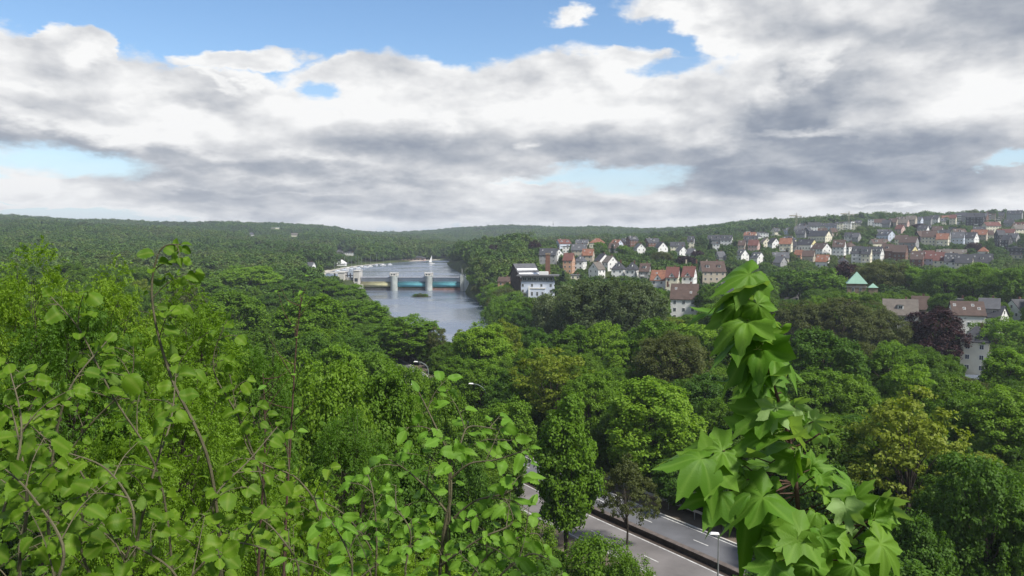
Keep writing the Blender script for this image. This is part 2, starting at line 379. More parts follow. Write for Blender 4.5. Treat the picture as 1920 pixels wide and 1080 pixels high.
def height(x, y, carve=True):
    x = np.asarray(x, float); y = np.asarray(y, float)
    D = np.clip(y, 1.0, 5199.0); t_ = np.clip(x/np.maximum(D, 60.0), TT[0], TT[-1]-1e-6)
    i = np.clip(np.searchsorted(TT, t_, 'right')-1, 0, len(TT)-2); j = np.clip(np.searchsorted(TD, D, 'right')-1, 0, len(TD)-2)
    a = (t_-TT[i])/(TT[i+1]-TT[i]); b_ = (D-TD[j])/(TD[j+1]-TD[j])
    z = (TZ[i,j]*(1-a)+TZ[i+1,j]*a)*(1-b_) + (TZ[i,j+1]*(1-a)+TZ[i+1,j+1]*a)*b_
    z = z + (np.sin(x*.011+1)*np.sin(y*.013)*2.0 + np.sin(x*.031+y*.02)*.8)*sstep(500, 900, y) + (np.sin(x*.0072+y*.0025+.6)*5.0 + np.sin(x*.017-y*.004)*2.2)*sstep(1150, 1700, y)
    # the slope under the viewpoint
    s = y + 0.10*np.abs(x) - 6*sstep(5, 60, x) + 6*sstep(10, 70, -x)
    nh = 4 + 30.3*(1 - sstep(-14, 64, s)) + np.clip(-y*.12, 0, 14)
    nh = np.where(y < 100, nh, 4)
    z = np.where(y < 100, z - 4 + nh, z)
    if carve:
        dr = dpoly(x, y, ROADC, False); k = 1 - sstep(10.0, 17.0, dr); z = z*(1-k) + 4.0*k
        d = dpoly(x, y, RIVER); ins = inpoly(x, y, RIVER); sd_ = np.where(ins, -d, d)
        k = 1 - sstep(0.5, 9.0, sd_); z = np.where(y < 563, z*(1-k) + (-3.0)*k, z)
        d = dpoly(x, y, LAKE); ins = inpoly(x, y, LAKE); sd_ = np.where(ins, -d, d)
        k = 1 - sstep(-1.0, 6.0, sd_); z = np.where(y > 556, z*(1-k) + 5.0*k, z)
    return z
def hz(x, y): return float(height(np.array([x]), np.array([y]))[0])
# ------------------------------------------------------------------ ground, water, road
def grid_mesh(name, xs, ys, zf, mat):
    X, Y = np.meshgrid(xs, ys); Z = zf(X, Y); nx, ny = len(xs), len(ys)
    V = np.stack([X.ravel(), Y.ravel(), Z.ravel()], 1)
    i = np.arange(nx-1)[None] + nx*np.arange(ny-1)[:, None]; i = i.ravel()
    return mesh_np(name, V, np.stack([i, i+1, i+nx+1, i+nx], 1), mat=mat, smooth=True)
gm, t, b = nmat('ground_soil_and_grass')
n1 = nz(t, .05, 6); r = t.nodes.new('ShaderNodeValToRGB'); t.links.new(n1, r.inputs[0])
r.color_ramp.elements[0].color = (.035,.055,.014,1); r.color_ramp.elements[0].position = .35
r.color_ramp.elements[1].color = (.080,.130,.026,1); r.color_ramp.elements[1].position = .62
c2 = mixc(t, E(t, nz(t, 1.7, 6)), r.outputs[0], (.035,.03,.018), 'MIX'); t.links.new(c2, b.inputs['Base Color']); b.inputs['Roughness'].default_value = 1
b.inputs['Specular IOR Level'].default_value = .1
ys = np.concatenate([np.arange(-60, 110, 2.0), np.arange(110, 620, 3.0), np.arange(620, 1100, 8.0), np.arange(1100, 5200, 50.0), [5200, 7000]])
xs = np.concatenate([np.arange(-4200, -1200, 120.0), np.arange(-1200, -360, 20.0), np.arange(-360, -170, 8.0), np.arange(-170, 130, 2.0), np.arange(130, 420, 8.0), np.arange(420, 1300, 20.0), np.arange(1300, 4300, 120.0)])
g = link(bpy.data.objects.new('ground', grid_mesh('ground', xs, ys, height, gm))); tag(g, 'earth and grass ground under the trees', kind='structure')
def water(name, poly, z, label, sc):
    m, t, b = nmat(name + '_water'); b.inputs['Base Color'].default_value = (.13,.155,.20,1)
    b.inputs['Roughness'].default_value = .16; b.inputs['IOR'].default_value = 1.33
    c = t.nodes.new('ShaderNodeTexCoord'); mp = t.nodes.new('ShaderNodeMapping'); mp.inputs['Scale'].default_value = (1.0, .45, 1)
    mp.inputs['Rotation'].default_value = (0, 0, .3)
    t.links.new(c.outputs['Object'], mp.inputs[0])
    bp = t.nodes.new('ShaderNodeBump'); bp.inputs['Strength'].default_value = .55; bp.inputs['Distance'].default_value = sc
    w = t.nodes.new('ShaderNodeTexNoise'); w.inputs['Scale'].default_value = .9; w.inputs['Detail'].default_value = 5; t.links.new(mp.outputs[0], w.inputs[0])
    t.links.new(w.outputs[0], bp.inputs['Height']); t.links.new(bp.outputs[0], b.inputs['Normal'])
    # patches of wind-roughened water
    w2 = E(t, nz(t, .022, 4)); t.links.new((w2.smooth(.35, .65)*.20 + .10).s, b.inputs['Roughness'])
    me = bpy.data.meshes.new(name); me.from_pydata([(x, y, z) for x, y in poly], [], [tuple(range(len(poly)))]); me.materials.append(m)
    o = link(bpy.data.objects.new(name, me)); tag(o, label, kind='structure'); return o
def sheet_poly(poly, grow):                 # widen a polygon a little so its edge lies under the banks
    cx = sum(p[0] for p in poly)/len(poly); return poly
water('river', [(-112,560)] + [(x-5,y) for x,y in RIV_L[1:]] + [(x+6,y) for x,y in RIV_R[:-1]] + [(-28,560)], 0.0, 'grey blue river below the weir', .22)
water('lake', [(-30,556),(-30,576),(-42,680),(-58,783),(-72,900),(-78,1040),(-90,1056),(-125,998),(-145,935),(-160,860),(-168,790),(-168,739),(-160,650),(-156,602),(-146,575),(-146,556)], 9.0, 'rippled blue lake held back above the weir', .22)
# road as strips following a smooth centre line
def smooth_line(pts, step=2.0):
    P_ = [np.array(p, float) for p in pts]; out = []
    for i in range(len(P_)-1):
        p0 = P_[max(i-1,0)]; p1 = P_[i]; p2 = P_[i+1]; p3 = P_[min(i+2,len(P_)-1)]
        n = max(2, int(np.linalg.norm(p2-p1)/step))
        for k in range(n):
            u = k/n; out.append(.5*((2*p1)+(-p0+p2)*u+(2*p0-5*p1+4*p2-p3)*u*u+(-p0+3*p1-3*p2+p3)*u**3))
    out.append(P_[-1]); return np.array(out)
RC = smooth_line(ROADC, 1.0)
RT = np.gradient(RC, axis=0); RT /= np.linalg.norm(RT, axis=1)[:, None]; RN = np.stack([RT[:,1], -RT[:,0]], 1)   # +N = right side seen from the camera
RS = np.concatenate([[0], np.cumsum(np.linalg.norm(np.diff(RC, axis=0), axis=1))])
def strip(name, o0, o1, z, mat, s0=0, s1=1e9, h=0.0, kind='structure', label=None, parent=None):
    idx = np.where((RS >= s0) & (RS <= s1))[0]
    if len(idx) < 2: return None
    a = RC[idx] + RN[idx]*o0; b_ = RC[idx] + RN[idx]*o1; n = len(idx)
    za = np.full(n, z); mb = MB()
    V = [(p[0], p[1], z) for p in a] + [(p[0], p[1], z) for p in b_]
    Fc = [(i, i+1, n+i+1, n+i) for i in range(n-1)]
    if h:
        V += [(p[0], p[1], z+h) for p in a] + [(p[0], p[1], z+h) for p in b_]
        Fc = [(2*n+i, 2*n+i+1, 3*n+i+1, 3*n+i) for i in range(n-1)] + [(i, i+1, 2*n+i+1, 2*n+i) for i in range(n-1)] + [(n+i, n+i+1, 3*n+i+1, 3*n+i) for i in range(n-1)]
        Fc += [(0, n, 3*n, 2*n), (n-1, 2*n-1, 4*n-1, 3*n-1)]
    mb.add(V, Fc); o = mb.build(name, mat, parent)
    if kind: tag(o, label, kind=kind)
    return o
ASPH = plain('asphalt', (.170,.158,.155), .9, .30, .22, .15); ASPH2 = plain('asphalt_blue_grey', (.120,.122,.132), .9, .30, .22, .15)
PAINT = plain('road_paint', (.52,.52,.50), .7, .45, 2.2); VERGE = plain('verge_gravel', (.13,.105,.080), 1, .3, .8, .3)
strip('verge', -10.5, 10.5, 4.04, VERGE, label='bare gravelly verge along the road')
strip('road', -6.9, -0.9, 4.06, ASPH, label='near carriageway of the road through the trees')
strip('road', 0.9, 5.9, 4.06, ASPH2, label='far carriageway of the road through the trees')
strip('kerb', 5.9, 6.15, 4.04, CONCP, h=.14, label='pale kerb on the far side of the road')
strip('median_strip', -0.9, 0.9, 4.05, plain('median_soil', (.055,.042,.034), 1, .3, 1, .4), label='dark strip between the carriageways')
for o0 in (-6.55, -1.0-.15, 1.0, 5.55): strip('road_marking', o0, o0+.13, 4.066, PAINT, label='white edge line')
for o0 in (-4.0, 3.25):
    s = 3.0
    while s < RS[-1] - 8:
        strip('road_marking', o0, o0+.14, 4.067, PAINT, s, s+3.2, label='white lane dash'); s += 8.5
# dark concrete barrier on the median and the rail on the far side
br_ = empty('median_barrier', (*RC[60], 4.0)); tag(br_, 'long low dark barrier on the strip between the two carriageways', 'barrier')
inv_ = Matrix.Translation(-br_.location)
for nm, a0, a1, z0, h_, mt in (('barrier_wall', -.22, .22, 4.05, .55, plain('barrier_dark', (.075,.060,.052), .9, .3, 2)), ('barrier_cap', -.34, .34, 4.60, .08, plain('barrier_cap', (.12,.10,.09), .9, .3, 2))):
    o = strip(nm, a0, a1, z0, mt, h=h_, kind=None); o.data.transform(inv_); o.parent = br_
gr = empty('guard_rail', (*RC[60], 4.0)); tag(gr, 'steel guard rail with posts along the far edge of the road', 'guard rail')
inv_ = Matrix.Translation(-gr.location)
o = strip('rail', 7.9, 7.98, 4.95, STEEL, h=.3, kind=None); o.data.transform(inv_); o.parent = gr
pm = MB().box(-.05,.05,-.05,.05,-.1,1.25).mesh('post', STEEL)
for k in range(0, min(len(RC), 330), 4):
    p = RC[k] + RN[k]*8.06; o = bpy.data.objects.new('post', pm); link(o, gr); o.location = Vector((p[0], p[1], 4.0)) - gr.location
# ------------------------------------------------------------------ weir
we = empty('weir', (-71, 552, 0)); tag(we, 'river weir with concrete piers and round yellow and turquoise gates', 'weir')
def wx(px, D=550.0): return (px - 960.0)/F*D + 71.0
YEL = plain('gate_yellow', (.46,.44,.25), .5, .12, .3); TEAL = plain('gate_turquoise', (.11,.36,.42), .45, .12, .3)
PIERM = plain('pier_concrete', (.38,.41,.39), .85, .38, .22, .2)
piers = [(731.5, 744.5), (797, 810)]
for a, b_ in piers:
    x0, x1 = wx(a), wx(b_); mb = MB(); n = 8
    pts = [(x1, 7)] + [(x0, 7)] + [(x0 + (x1-x0)*(.5-.5*math.cos(math.pi*k/n)), -3.4*math.sin(math.pi*k/n) - 1) for k in range(n+1)]
    mb.prism(pts, -3, 10.5)
    p = mb.build('pier', PIERM, we)
    MB().box(x0+.05, x1-.05, -3.2, 6.5, 10.5, 12.2).box(x0-.1, x1+.1, -3.4, 6.7, 12.2, 12.5).box(x0-.9, x0+.02, .5, 5, 9.8, 12.7).build('machine_house', CONCP, p)
    for k in range(2): MB().box(x0+.8+k*1.7, x0+1.7+k*1.7, -3.25, -3.18, 11.0, 12.0).build('window', GLASS, p)
for (a, b_, mt) in ((675.5, 731.5, YEL), (744.5, 797, TEAL), (810, 863, TEAL)):
    x0, x1 = wx(a)+.02, wx(b_)-.02; mb = MB(); mb.tube([(x0, .8, 4.3), (x1, .8, 4.3)], 1.95, 24)
    g_ = mb.build('gate', mt, we, smooth=False)
    for poly in g_.data.polygons: poly.use_smooth = len(poly.vertices) == 4
    MB().box(x0, x1, 1.2, 1.9, 5.9, 9.1).build('gate_screen', plain('gate_plate', (.50,.53,.60), .5, .15, .3), g_)
    MB().tube([(x0, -1.0, 5.45), (x1, -1.0, 5.45)], .12, 6).tube([(x0, -.5, 5.95), (x1, -.5, 5.95)], .1, 6).build('seam', DARKM, g_)
    MB().box(x0, x1, -.2, 4, -2, 1.6).build('sill', plain('sill_' + ('rust' if a == 810 else 'dark'), (.24,.15,.13) if a == 810 else (.07,.07,.07), .8, .5, .25), we)
    # walkway with railing
    wk = MB().box(x0, x1, -.9, 1.6, 9.1, 9.8).build('walkway', plain('walkway_steel', (.34,.35,.39), .7, .1, .3), we)
    rl = MB(); rl.tube([(x0, -.85, 10.8), (x1, -.85, 10.8)], .06, 4); k = x0+1
    while k < x1: rl.tube([(k, -.85, 9.8), (k, -.85, 10.8)], .05, 4); k += 2.2
    rl.build('railing', STEEL, wk)
x0 = wx(863); MB().add([(x0,-4,-3),(x0+2.2,-4,-3),(x0+2.2,9,-3),(x0,9,-3),(x0,-4,10.9),(x0+2.2,-4,10.9),(x0+2.2,9,10.9),(x0,9,10.9)],[(0,1,5,4),(1,2,6,5),(2,3,7,6),(3,0,4,7),(4,5,6,7)])\
    .add([(x0+2.2,-3,-3),(x0+18,-14,-3),(x0+18,-14,3.8),(x0+12,-10,5.0),(x0+2.2,-3,10.9),(x0+2.9,-2,-3),(x0+19,-13,-3),(x0+19,-13,3.8),(x0+12.7,-9,5.0),(x0+2.9,-2,10.9)],
         [(0,1,2,3,4),(9,8,7,6,5),(4,3,8,9),(3,2,7,8),(2,1,6,7)]).build('abutment', PIERM, we)
rl = MB()
for k in range(9):
    u = k/8; x, y, z = x0+2.4+u*12, -3-u*8, 10.9-u*5.2; rl.tube([(x,y,z),(x,y,z+1.2)], .06, 4)
rl.tube([(x0+2.4,-3,12.1),(x0+14.4,-11,6.9)], .06, 4).tube([(x0+1,2,10.9),(x0+1,2,15.5)], .12, 5).build('railing', FRAME, we)
# power station block and its lock bridge on the left
ps = empty('power_station', (-108, 552, 0)); tag(ps, 'pale concrete power station block at the left end of the weir', 'power station')
def sx(px): return (px - 960.0)/F*550.0 + 108.0
MB().box(sx(664), sx(674.5), -5, 8, -3, 14).box(sx(663), sx(675.3), -5.4, 8.4, 14, 14.5).build('tower', CONCP, ps)
MB().box(sx(635), sx(646), -5, 8, -3, 12.9).box(sx(634), sx(647), -5.4, 8.4, 12.9, 13.4).build('tower', CONCP, ps)
MB().box(sx(646), sx(664), -1.5, 7, -3, 8.4).box(sx(650), sx(657), -2.5, -1.5, -3, 9.6).box(sx(670), sx(680.5), -6.5, -1, -3, 4.4).box(sx(636),sx(680),-5.9,-1.6,-3,3.2).box(sx(656),sx(672),-5.8,-2,3.2,6.2).build('turbine_hall', CONC, ps)
for bb in ((sx(648), sx(650), -1.56, -1.5, 4.5, 7.6), (sx(657.5), sx(662), -1.56, -1.5, 4.5, 7.6), (sx(640), sx(645), -5.06, -5, 5, 8), (sx(666), sx(672), -5.06, -5, 6.5, 9)): MB().box(*bb).build('window', GLASS, ps)
MB().box(sx(646), sx(664), .2, 2.2, 10.4, 11).tube([(sx(649),1,8),(sx(649),1,12.8)], .35, 6).tube([(sx(655),1,8),(sx(655),1,12.2)], .5, 6).tube([(sx(661),1,8),(sx(661),1,12.9)], .3, 6).build('gantry', DARKM, ps)
lb = empty('lock_bridge', (-130, 556, 9)); tag(lb, 'thin flat bridge deck over the lock left of the weir', 'bridge')
MB().box(-14.5, 8.5, -3, 4, 3.2, 3.9).build('deck', CONCP, lb); MB().box(-13, -12, -1, 1, -4, 3.2).build('column', CONCP, lb); MB().box(2, 2.8, -1, 1, -6, 3.2).build('column', CONCP, lb)
isl = G(789, 557, 0)
mb = MB(); pts = [(math.cos(2*math.pi*k/16)*(6.2+math.sin(k*2.3)*.8), math.sin(2*math.pi*k/16)*(2.6+math.sin(k*1.7)*.4)) for k in range(16)]
mb.prism(pts, -2, .35); io = mb.build('islet', plain('islet_earth', (.07,.075,.04), 1, .4, .8, .4)); io.location = (isl.x, isl.y, 0); tag(io, 'small earth islet in the river below the weir', kind='structure')
# ------------------------------------------------------------------ houses
PROT = []          # screen boxes that nothing nearer may cover: (x0, y0, x1, y1, D)
FOOT = [(x_, 553, 9) for x_ in range(-122, -30, 8)] + [(-108,552,12),(-130,558,14),(-140,556,8)]          # (x, y, r) ground taken
def at_D(px, D): return (px-960.0)/F*D
_wm = {}
def win_mesh(w, h):
    k = (round(w,1), round(h,1))
    if k not in _wm:
        _wm[k] = (MB().box(-w/2, w/2, -.05, .02, 0, h).mesh('window', FRAME),
                  MB().box(-w/2+.09, -.04, -.075, -.05, .09, h-.09).box(.04, w/2-.09, -.075, -.05, .09, h-.09).mesh('pane', GLASS))
    return _wm[k]
def window(parent, x, y, z, rz, w=1.0, h=1.35, slope=0.0):
    a, b_ = win_mesh(w, h)
    o = link(bpy.data.objects.new('window' if not slope else 'skylight', a), parent); o.location = (x, y, z); o.rotation_euler = (slope, 0, rz)
    link(bpy.data.objects.new('pane', b_), o)
def house(name, loc, rz, L, Dp, st, roof, wallm, roofk, pitch=42, dorm=0, sky=0, chim=1, crossg=0, sh=2.8, gable_m=None, band=False, label=None, cat='house', group=None, wins=True, bal=0):
    root = empty(name, loc, rz); tag(root, label, cat, group)
    h = st*sh; x, y = L/2, Dp/2; base = -3.0; wm = WALLS[wallm]; rm = ROOFS[roofk]; ov = .35; hr = 0
    w = MB(); r = MB()
    if roof == 'gable':
        hr = y*math.tan(R(pitch))
        w.add([(-x,-y,base),(x,-y,base),(x,y,base),(-x,y,base),(-x,-y,h),(x,-y,h),(x,y,h),(-x,y,h),(-x,0,h+hr),(x,0,h+hr)],
              [(0,1,5,4),(2,3,7,6),(1,2,6,9,5),(3,0,4,8,7)])
        t_ = .22; e = ov; ez = e*math.tan(R(pitch))
        for s_ in (-1, 1):
            r.add([(-x-e, s_*(y+e), h-ez+.04), (x+e, s_*(y+e), h-ez+.04), (x+e, 0, h+hr+.04), (-x-e, 0, h+hr+.04),
                   (-x-e, s_*(y+e), h-ez+.04+t_), (x+e, s_*(y+e), h-ez+.04+t_), (x+e, 0, h+hr+.04+t_), (-x-e, 0, h+hr+.04+t_)],
                  [(4,5,6,7),(0,1,2,3),(0,1,5,4),(1,2,6,5),(3,0,4,7)])
    elif roof == 'hip':
        hr = y*math.tan(R(pitch)); rx = max(x - y*.9, .3); w.box(-x, x, -y, y, base, h); e = ov
        r.add([(-x-e,-y-e,h),(x+e,-y-e,h),(x+e,y+e,h),(-x-e,y+e,h),(-rx,0,h+hr),(rx,0,h+hr),(-x-e,-y-e,h+.2),(x+e,-y-e,h+.2),(x+e,y+e,h+.2),(-x-e,y+e,h+.2)],
              [(6,7,5,4),(7,8,5),(8,9,4,5),(9,6,4),(0,1,7,6),(1,2,8,7),(2,3,9,8),(3,0,6,9),(3,2,1,0)])
    else:
        hr = .5; w.box(-x, x, -y, y, base, h); r.box(-x-.3, x+.3, -y-.3, y+.3, h, h+.35)
        if L > 9: r.box(-x*.4, x*.1, -y*.3, y*.4, h+.35, h+1.5)
    w.build('wall', wm, root)
    if gable_m:
        for s_ in (-1, 1):
            MB().add([(s_*(x+.03),-y*.98,h),(s_*(x+.03),y*.98,h),(s_*(x+.03),0,h+hr*.97),(s_*(x+.01),-y*.98,h),(s_*(x+.01),y*.98,h),(s_*(x+.01),0,h+hr*.97)],[(0,1,2),(5,4,3)]).build('gable', WALLS[gable_m], root)
    ro = r.build('roof', rm, root)
    def zr(yy): return h + (y-abs(yy))*math.tan(R(pitch)) + .28
    if crossg:
        for k in range(crossg):
            cx = -x + (k+.5)*L/crossg if crossg > 1 else 0; cw = min(3.0, L/crossg*.32); ch = cw*math.tan(R(48))
            c = MB(); c.add([(cx-cw,-y-.1,h-.3),(cx+cw,-y-.1,h-.3),(cx,-y-.1,h+ch+.2),(cx-cw,-y+.6,h-.3),(cx+cw,-y+.6,h-.3),(cx,-y+.6,h+ch+.2)],[(0,1,2),(5,4,3),(0,3,4,1)])
            gb = c.build('front_gable', WALLS[gable_m or wallm], root)
            c = MB(); yb = -y + (ch+.5)/math.tan(R(pitch)) if roof != 'flat' else 0
            for s_ in (-1, 1): c.add([(cx+s_*(cw+.3),-y-.3,h-.5),(cx,-y-.3,h+ch+.35),(cx,min(yb,0),h+ch+.35),(cx+s_*(cw+.3),-y+.3,h-.5),(cx+s_*(cw+.3),-y-.3,h-.65),(cx,-y-.3,h+ch+.2)],[(0,1,2,3),(0,1,5,4)])
            c.build('gable_roof', rm, gb); window(gb, cx, -y-.13, h+.4, 0, 1.0, 1.2)
    if dorm and roof != 'flat':
        for k in range(dorm):
            cx = -x + (k+.5)*L/dorm; yy = -y*.62; z0 = zr(yy)-.3
            d_ = MB().box(cx-.9, cx+.9, yy-.25, yy+1.5, z0, z0+1.45).build('dormer', wm if k % 2 else WALLS['white'], root)
            MB().box(cx-1.05, cx+1.05, yy-.45, yy+1.6, z0+1.45, z0+1.62).build('dormer_roof', rm, d_); window(d_, cx, yy-.27, z0+.2, 0, 1.3, 1.05)
    if sky and roof != 'flat':
        for k in range(sky):
            cx = -x + (k+.35+.3*((k*7) % 3)/2)*L/sky; yy = -y*(.40+.25*(k % 2))
            window(root, cx, yy, zr(yy)-.02, 0, .8, 1.1, slope=-(math.pi/2-R(pitch)))
    for k in range(chim):
        cx = x*(.45 - .9*k) if chim > 1 else x*.35
        zt = h + hr; c = MB().box(cx-.35, cx+.35, .1, .8, zt-1.2 if roof != 'flat' else h, zt+1.0).build('chimney', WALLS['brick'] if k % 2 == 0 else WALLS['beige'], ro)
    if wins:
        nf = max(1, int(L/2.6)); ww = 1.05
        for f_ in range(int(st)):
            for k in range(nf):
                window(root, -x + (k+.5)*L/nf, -y-.02, f_*sh+.95, 0, ww, 1.3)
        for s_ in (-1, 1):
            ng = max(1, int(Dp/3.4))
            for f_ in range(int(st) + (1 if roof == 'gable' and hr > 3 else 0)):
                n_ = ng if f_ < st else 1
                for k in range(n_): window(root, s_*(x+.04), -y + (k+.5)*Dp/n_, f_*sh+.95, s_*math.pi/2, .95, 1.25)
    if band: MB().box(-x-.02, x+.02, -y-.08, -y-.02, h-1.9, h-.5).build('window_band', GLASS, root)
    for k in range(bal):
        zz = (k+1)*sh; b_ = MB().box(-x*.7, x*.1, -y-1.3, -y-.01, zz-.15, zz).build('balcony', CONCP, root)
        MB().box(-x*.7, x*.1, -y-1.32, -y-1.25, zz, zz+.95).build('balcony_rail', WALLS['white'], b_)
    return root, h + hr
def solve_D(px, py, H, lo, hi):
    Ds = np.arange(lo, hi, 2.0); zt = height((px-960.0)/F*Ds, Ds) + H
    yy = Y0 - (zt - CAM.z)/Ds*F
    k = np.where(yy <= py)[0]
    return float(Ds[k[0]]) if len(k) else float(Ds[np.argmin(np.abs(yy - py))])
